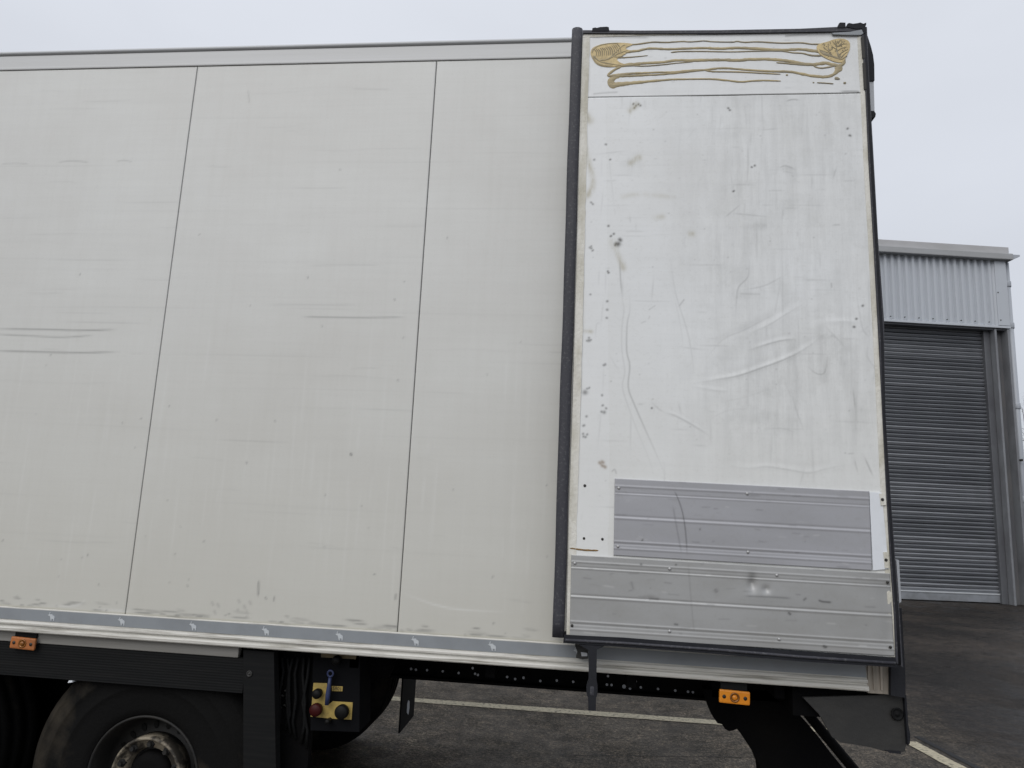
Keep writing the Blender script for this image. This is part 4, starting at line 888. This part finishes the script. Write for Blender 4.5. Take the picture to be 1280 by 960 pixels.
# corrugated sheet: trapezoid ribs
per = LW(1188, 370)[0]-LW(1179.3, 370)[0]; pr = []; x = XL
xend = xcl-.02
while x < xend:
    pr += [(x, .0), (x+per*.34, .0), (x+per*.48, .06), (x+per*.86, .06)]; x += per
pr = [(a, b) for a, b in pr if a <= xend] + [(xend, 0)]
k = MB(); n = len(pr)
k.v = [(a, b, zc0+.06) for a, b in pr]+[(a, b, zc1) for a, b in pr]; k.f = [(i, i+1, i+1+n, i+n) for i in range(n-1)]; k.sm = [False]*(n-1)
WB(k, 'corrugated_cladding', M_clad)
k = MB(); k.box(XL, xr, .066, .29, zc0+.03, zc1); WB(k, 'cladding_backing', M_inner)
k = MB(); k.box(XL, xr+.01, -.02, .28, zc0, zc0+.055, .005); WB(k, 'cladding_sill', M_clad)
k = MB(); k.box(xcl-.02, xr, -.025, .29, zc0+.06, zc1, .01); WB(k, 'corner_flashing', M_clad)
fz0 = zc1; fz1 = LW(1180, 313.5)[1]+.0
zf = LW(1180, 321)[1]
k = MB(); k.box(XL, xr+.12, -.14, .3, zc1-.0, zc1+.16, .02); WB(k, 'gutter', M_fascia)
k = MB(); k.box(XL, xr+.10, -.03, .3, zc1+.165, zc1+.36, .01); WB(k, 'roof_edge', mat('roof_edge_grey', (.42, .42, .43), .5, 0, (.35, .35, .35), 1.2, (1, 1, 3), .4, .7, .8))
k = MB(); k.box(XL, xr+.2, .31, 14, zc1+.0, zc1+.30); WB(k, 'roof', M_fascia)
k = MB(); k.prism([(xr+.121, zc1+.02), (xr+.30, zc1+.10), (xr+.30, zc1+.14), (xr+.121, zc1+.14)], -.12, .02); WB(k, 'gutter_spout', M_pipe)
for i in range(14):
    kx = LW(1192+i*0, 400)[0]; xx = xcl-.25-i*per*2; k = MB(); k.disc((xx, -.021, zc0+.13), .013, -.035 if False else -.028, -.0, 8); WB(k, 'fixing_screw', M_screw)
for p in ((1246.5, 366), (1250, 400.5)):
    a_, b_ = LW(*p); k = MB(); k.disc((a_, 0, b_), .016, -.033, -.026, 8); WB(k, 'fixing_screw', M_screw)
# shutter: curved slats, one object each
SD = bpy.data.objects.new('roller_shutter', None); C.objects.link(SD); SD.parent = WH; SD.matrix_parent_inverse = Matrix.Translation(-ROOTLOC[WH])
ys = .32; zb_ = .22; ns = 66; sh = (ztopd+.02-zb_)/ns
prof = [(.004, 0), (-.022, .06), (-.034, .18), (-.036, .30), (-.044, .45), (-.056, .62), (-.046, .76), (-.016, .90), (.0, .94), (.004, 1.0)]
def slat_mesh(seed):
    q = random.Random(seed); k = MB(); nn = 22; xs = np.linspace(dL, dR, nn)
    vs = []; ph = q.uniform(0, 6)
    for x in xs:
        dy = .006*math.sin(x*1.3+ph)+q.uniform(-.0025, .0025); dz = .003*math.sin(x*.9+ph*2)
        vs += [(x, ys+a*1.1+dy, b*sh+dz) for a, b in prof]
    m_ = len(prof); fs = []
    for i in range(nn-1):
        for j in range(m_-1): fs.append((i*m_+j, (i+1)*m_+j, (i+1)*m_+j+1, i*m_+j+1))
    vs = [tuple(MW @ Vector(v)) for v in vs]; me = bpy.data.meshes.new('shutter_slat'); me.from_pydata(vs, [], fs)
    for p in me.polygons: p.use_smooth = True
    me.materials.append(M_shut if seed % 3 else M_shut2); return me
sms = [slat_mesh(i) for i in range(9)]
for i in range(ns):
    o = bpy.data.objects.new('shutter_slat', random.choice(sms)); o.location = (0, 0, zb_+i*sh); link(o, SD)
k = MB(); k.box(dL, dR, ys+.03, ys+.05, .1, ztopd+.2); WB(k, 'shutter_backing', M_inner, SD)
k = MB(); k.box(dL, dR, ys-.07, ys+.02, .02, zb_-.03, .01); WB(k, 'bottom_rail', mat('bottom_rail_metal', (.27, .285, .31), .4, .3, (.2, .21, .22), 4), SD)
k = MB(); k.box(dL, dR, ys-.085, ys-.0, zb_-.028, zb_+.005, .006); WB(k, 'bottom_rail_lip', mat('lip_metal', (.5, .52, .54), .35, .3), SD)
# guides, soffit and column
for xx, s_ in ((dR-.03, 1), (dL-.12, -1)):
    k = MB(); k.box(xx, xx+.15, ys-.14, ys+.04, 0, ztopd-.02, .01); WB(k, 'guide_rail', M_guide)
    k = MB(); k.box(xx+.16, xx+.21, ys-.30, ys-.10, 0, ztopd-.02, .006); WB(k, 'guide_angle', M_edge)
k = MB(); k.box(dL-.2, xr, .05, .9, ztopd-.04, ztopd-.005); WB(k, 'door_soffit', M_guide)
k = MB(); k.box(dR+.19, xr-.03, .22, .24, 0, ztopd-.03); WB(k, 'column_web', M_col)
k = MB(); k.box(xr-.075, xr-.02, -.01, .45, 0, ztopd-.03, .008); WB(k, 'column_flange', M_edge)
k = MB(); k.box(dR+.14, dR+.18, .04, .30, 0, ztopd-.03, .006); WB(k, 'column_flange', M_edge)
# downpipe round the corner
xp = xr+.10
k = MB(); px_ = [(xr+.03, .12, zc1), (xr+.05, .12, zc1-.5), (xp-.02, .12, zc1-.9), (xp, .12, ztopd-.3), (xp, .12, 0)]
k.tube([MW @ Vector(p) for p in [(xp, .12, zc1), (xp, .12, 3), (xp, .12, 0)]], .075, 14); k.build('downpipe', M_pipe, WH)
for z in (zc1-.55, zc1-1.6, 4.6, 2.4):
    k = MB(); k.lathe([(.088, -.07), (.092, -.06), (.092, .06), (.088, .07)], tuple(MW @ Vector((xp, .12, z))), 14, axis='z'); k.build('pipe_collar', M_pipe, WH)
k = MB(); a_, b_ = LW(1274, 554); k.disc((0, 0, 0), .03, -.05, 0, 8); k.v = [(v[0]+xr, v[1]-.01, v[2]+3.3) for v in k.v]; WB(k, 'fixing_screw', M_screw)

# ================================================================== BARE TREE beyond the corner
TB = Vector((17.2, 24.0, 0))
TT = thing('bare_tree', 'leafless tree with thin branches showing past the warehouse corner', 'tree', TB)
k = MB(); kt = MB(); rt = random.Random(12)
def branch(p, d, ln, r, dep):
    pts = [p]; rs = [r]; q = p.copy(); dd = d.copy(); ns_ = 5
    for i in range(ns_):
        dd = (dd+Vector((rt.uniform(-.22, .22), rt.uniform(-.22, .22), rt.uniform(-.06, .16)))).normalized(); q = q+dd*ln/ns_; pts.append(q.copy()); rs.append(r*(1-.5*(i+1)/ns_))
    (kt if dep == 0 else k).tube(pts, rs, 6 if dep < 2 else 4, cap=False)
    if dep >= 5: return
    nb = (6, 5, 4, 4, 3, 3)[dep]
    for i in range(nb):
        j = rt.randint(1 if dep else 2, ns_); sp_ = Vector((rt.uniform(-1, 1), rt.uniform(-1, 1), rt.uniform(-.1, .8))).normalized()
        branch(pts[j], (dd*.45+sp_*.75).normalized(), ln*rt.uniform(.5, .72), rs[j]*.55, dep+1)
branch(TB, Vector((0, 0, 1)), 3.6, .17, 0)
kt.build('trunk', M_bark, TT); k.build('crown', M_bark, TT)
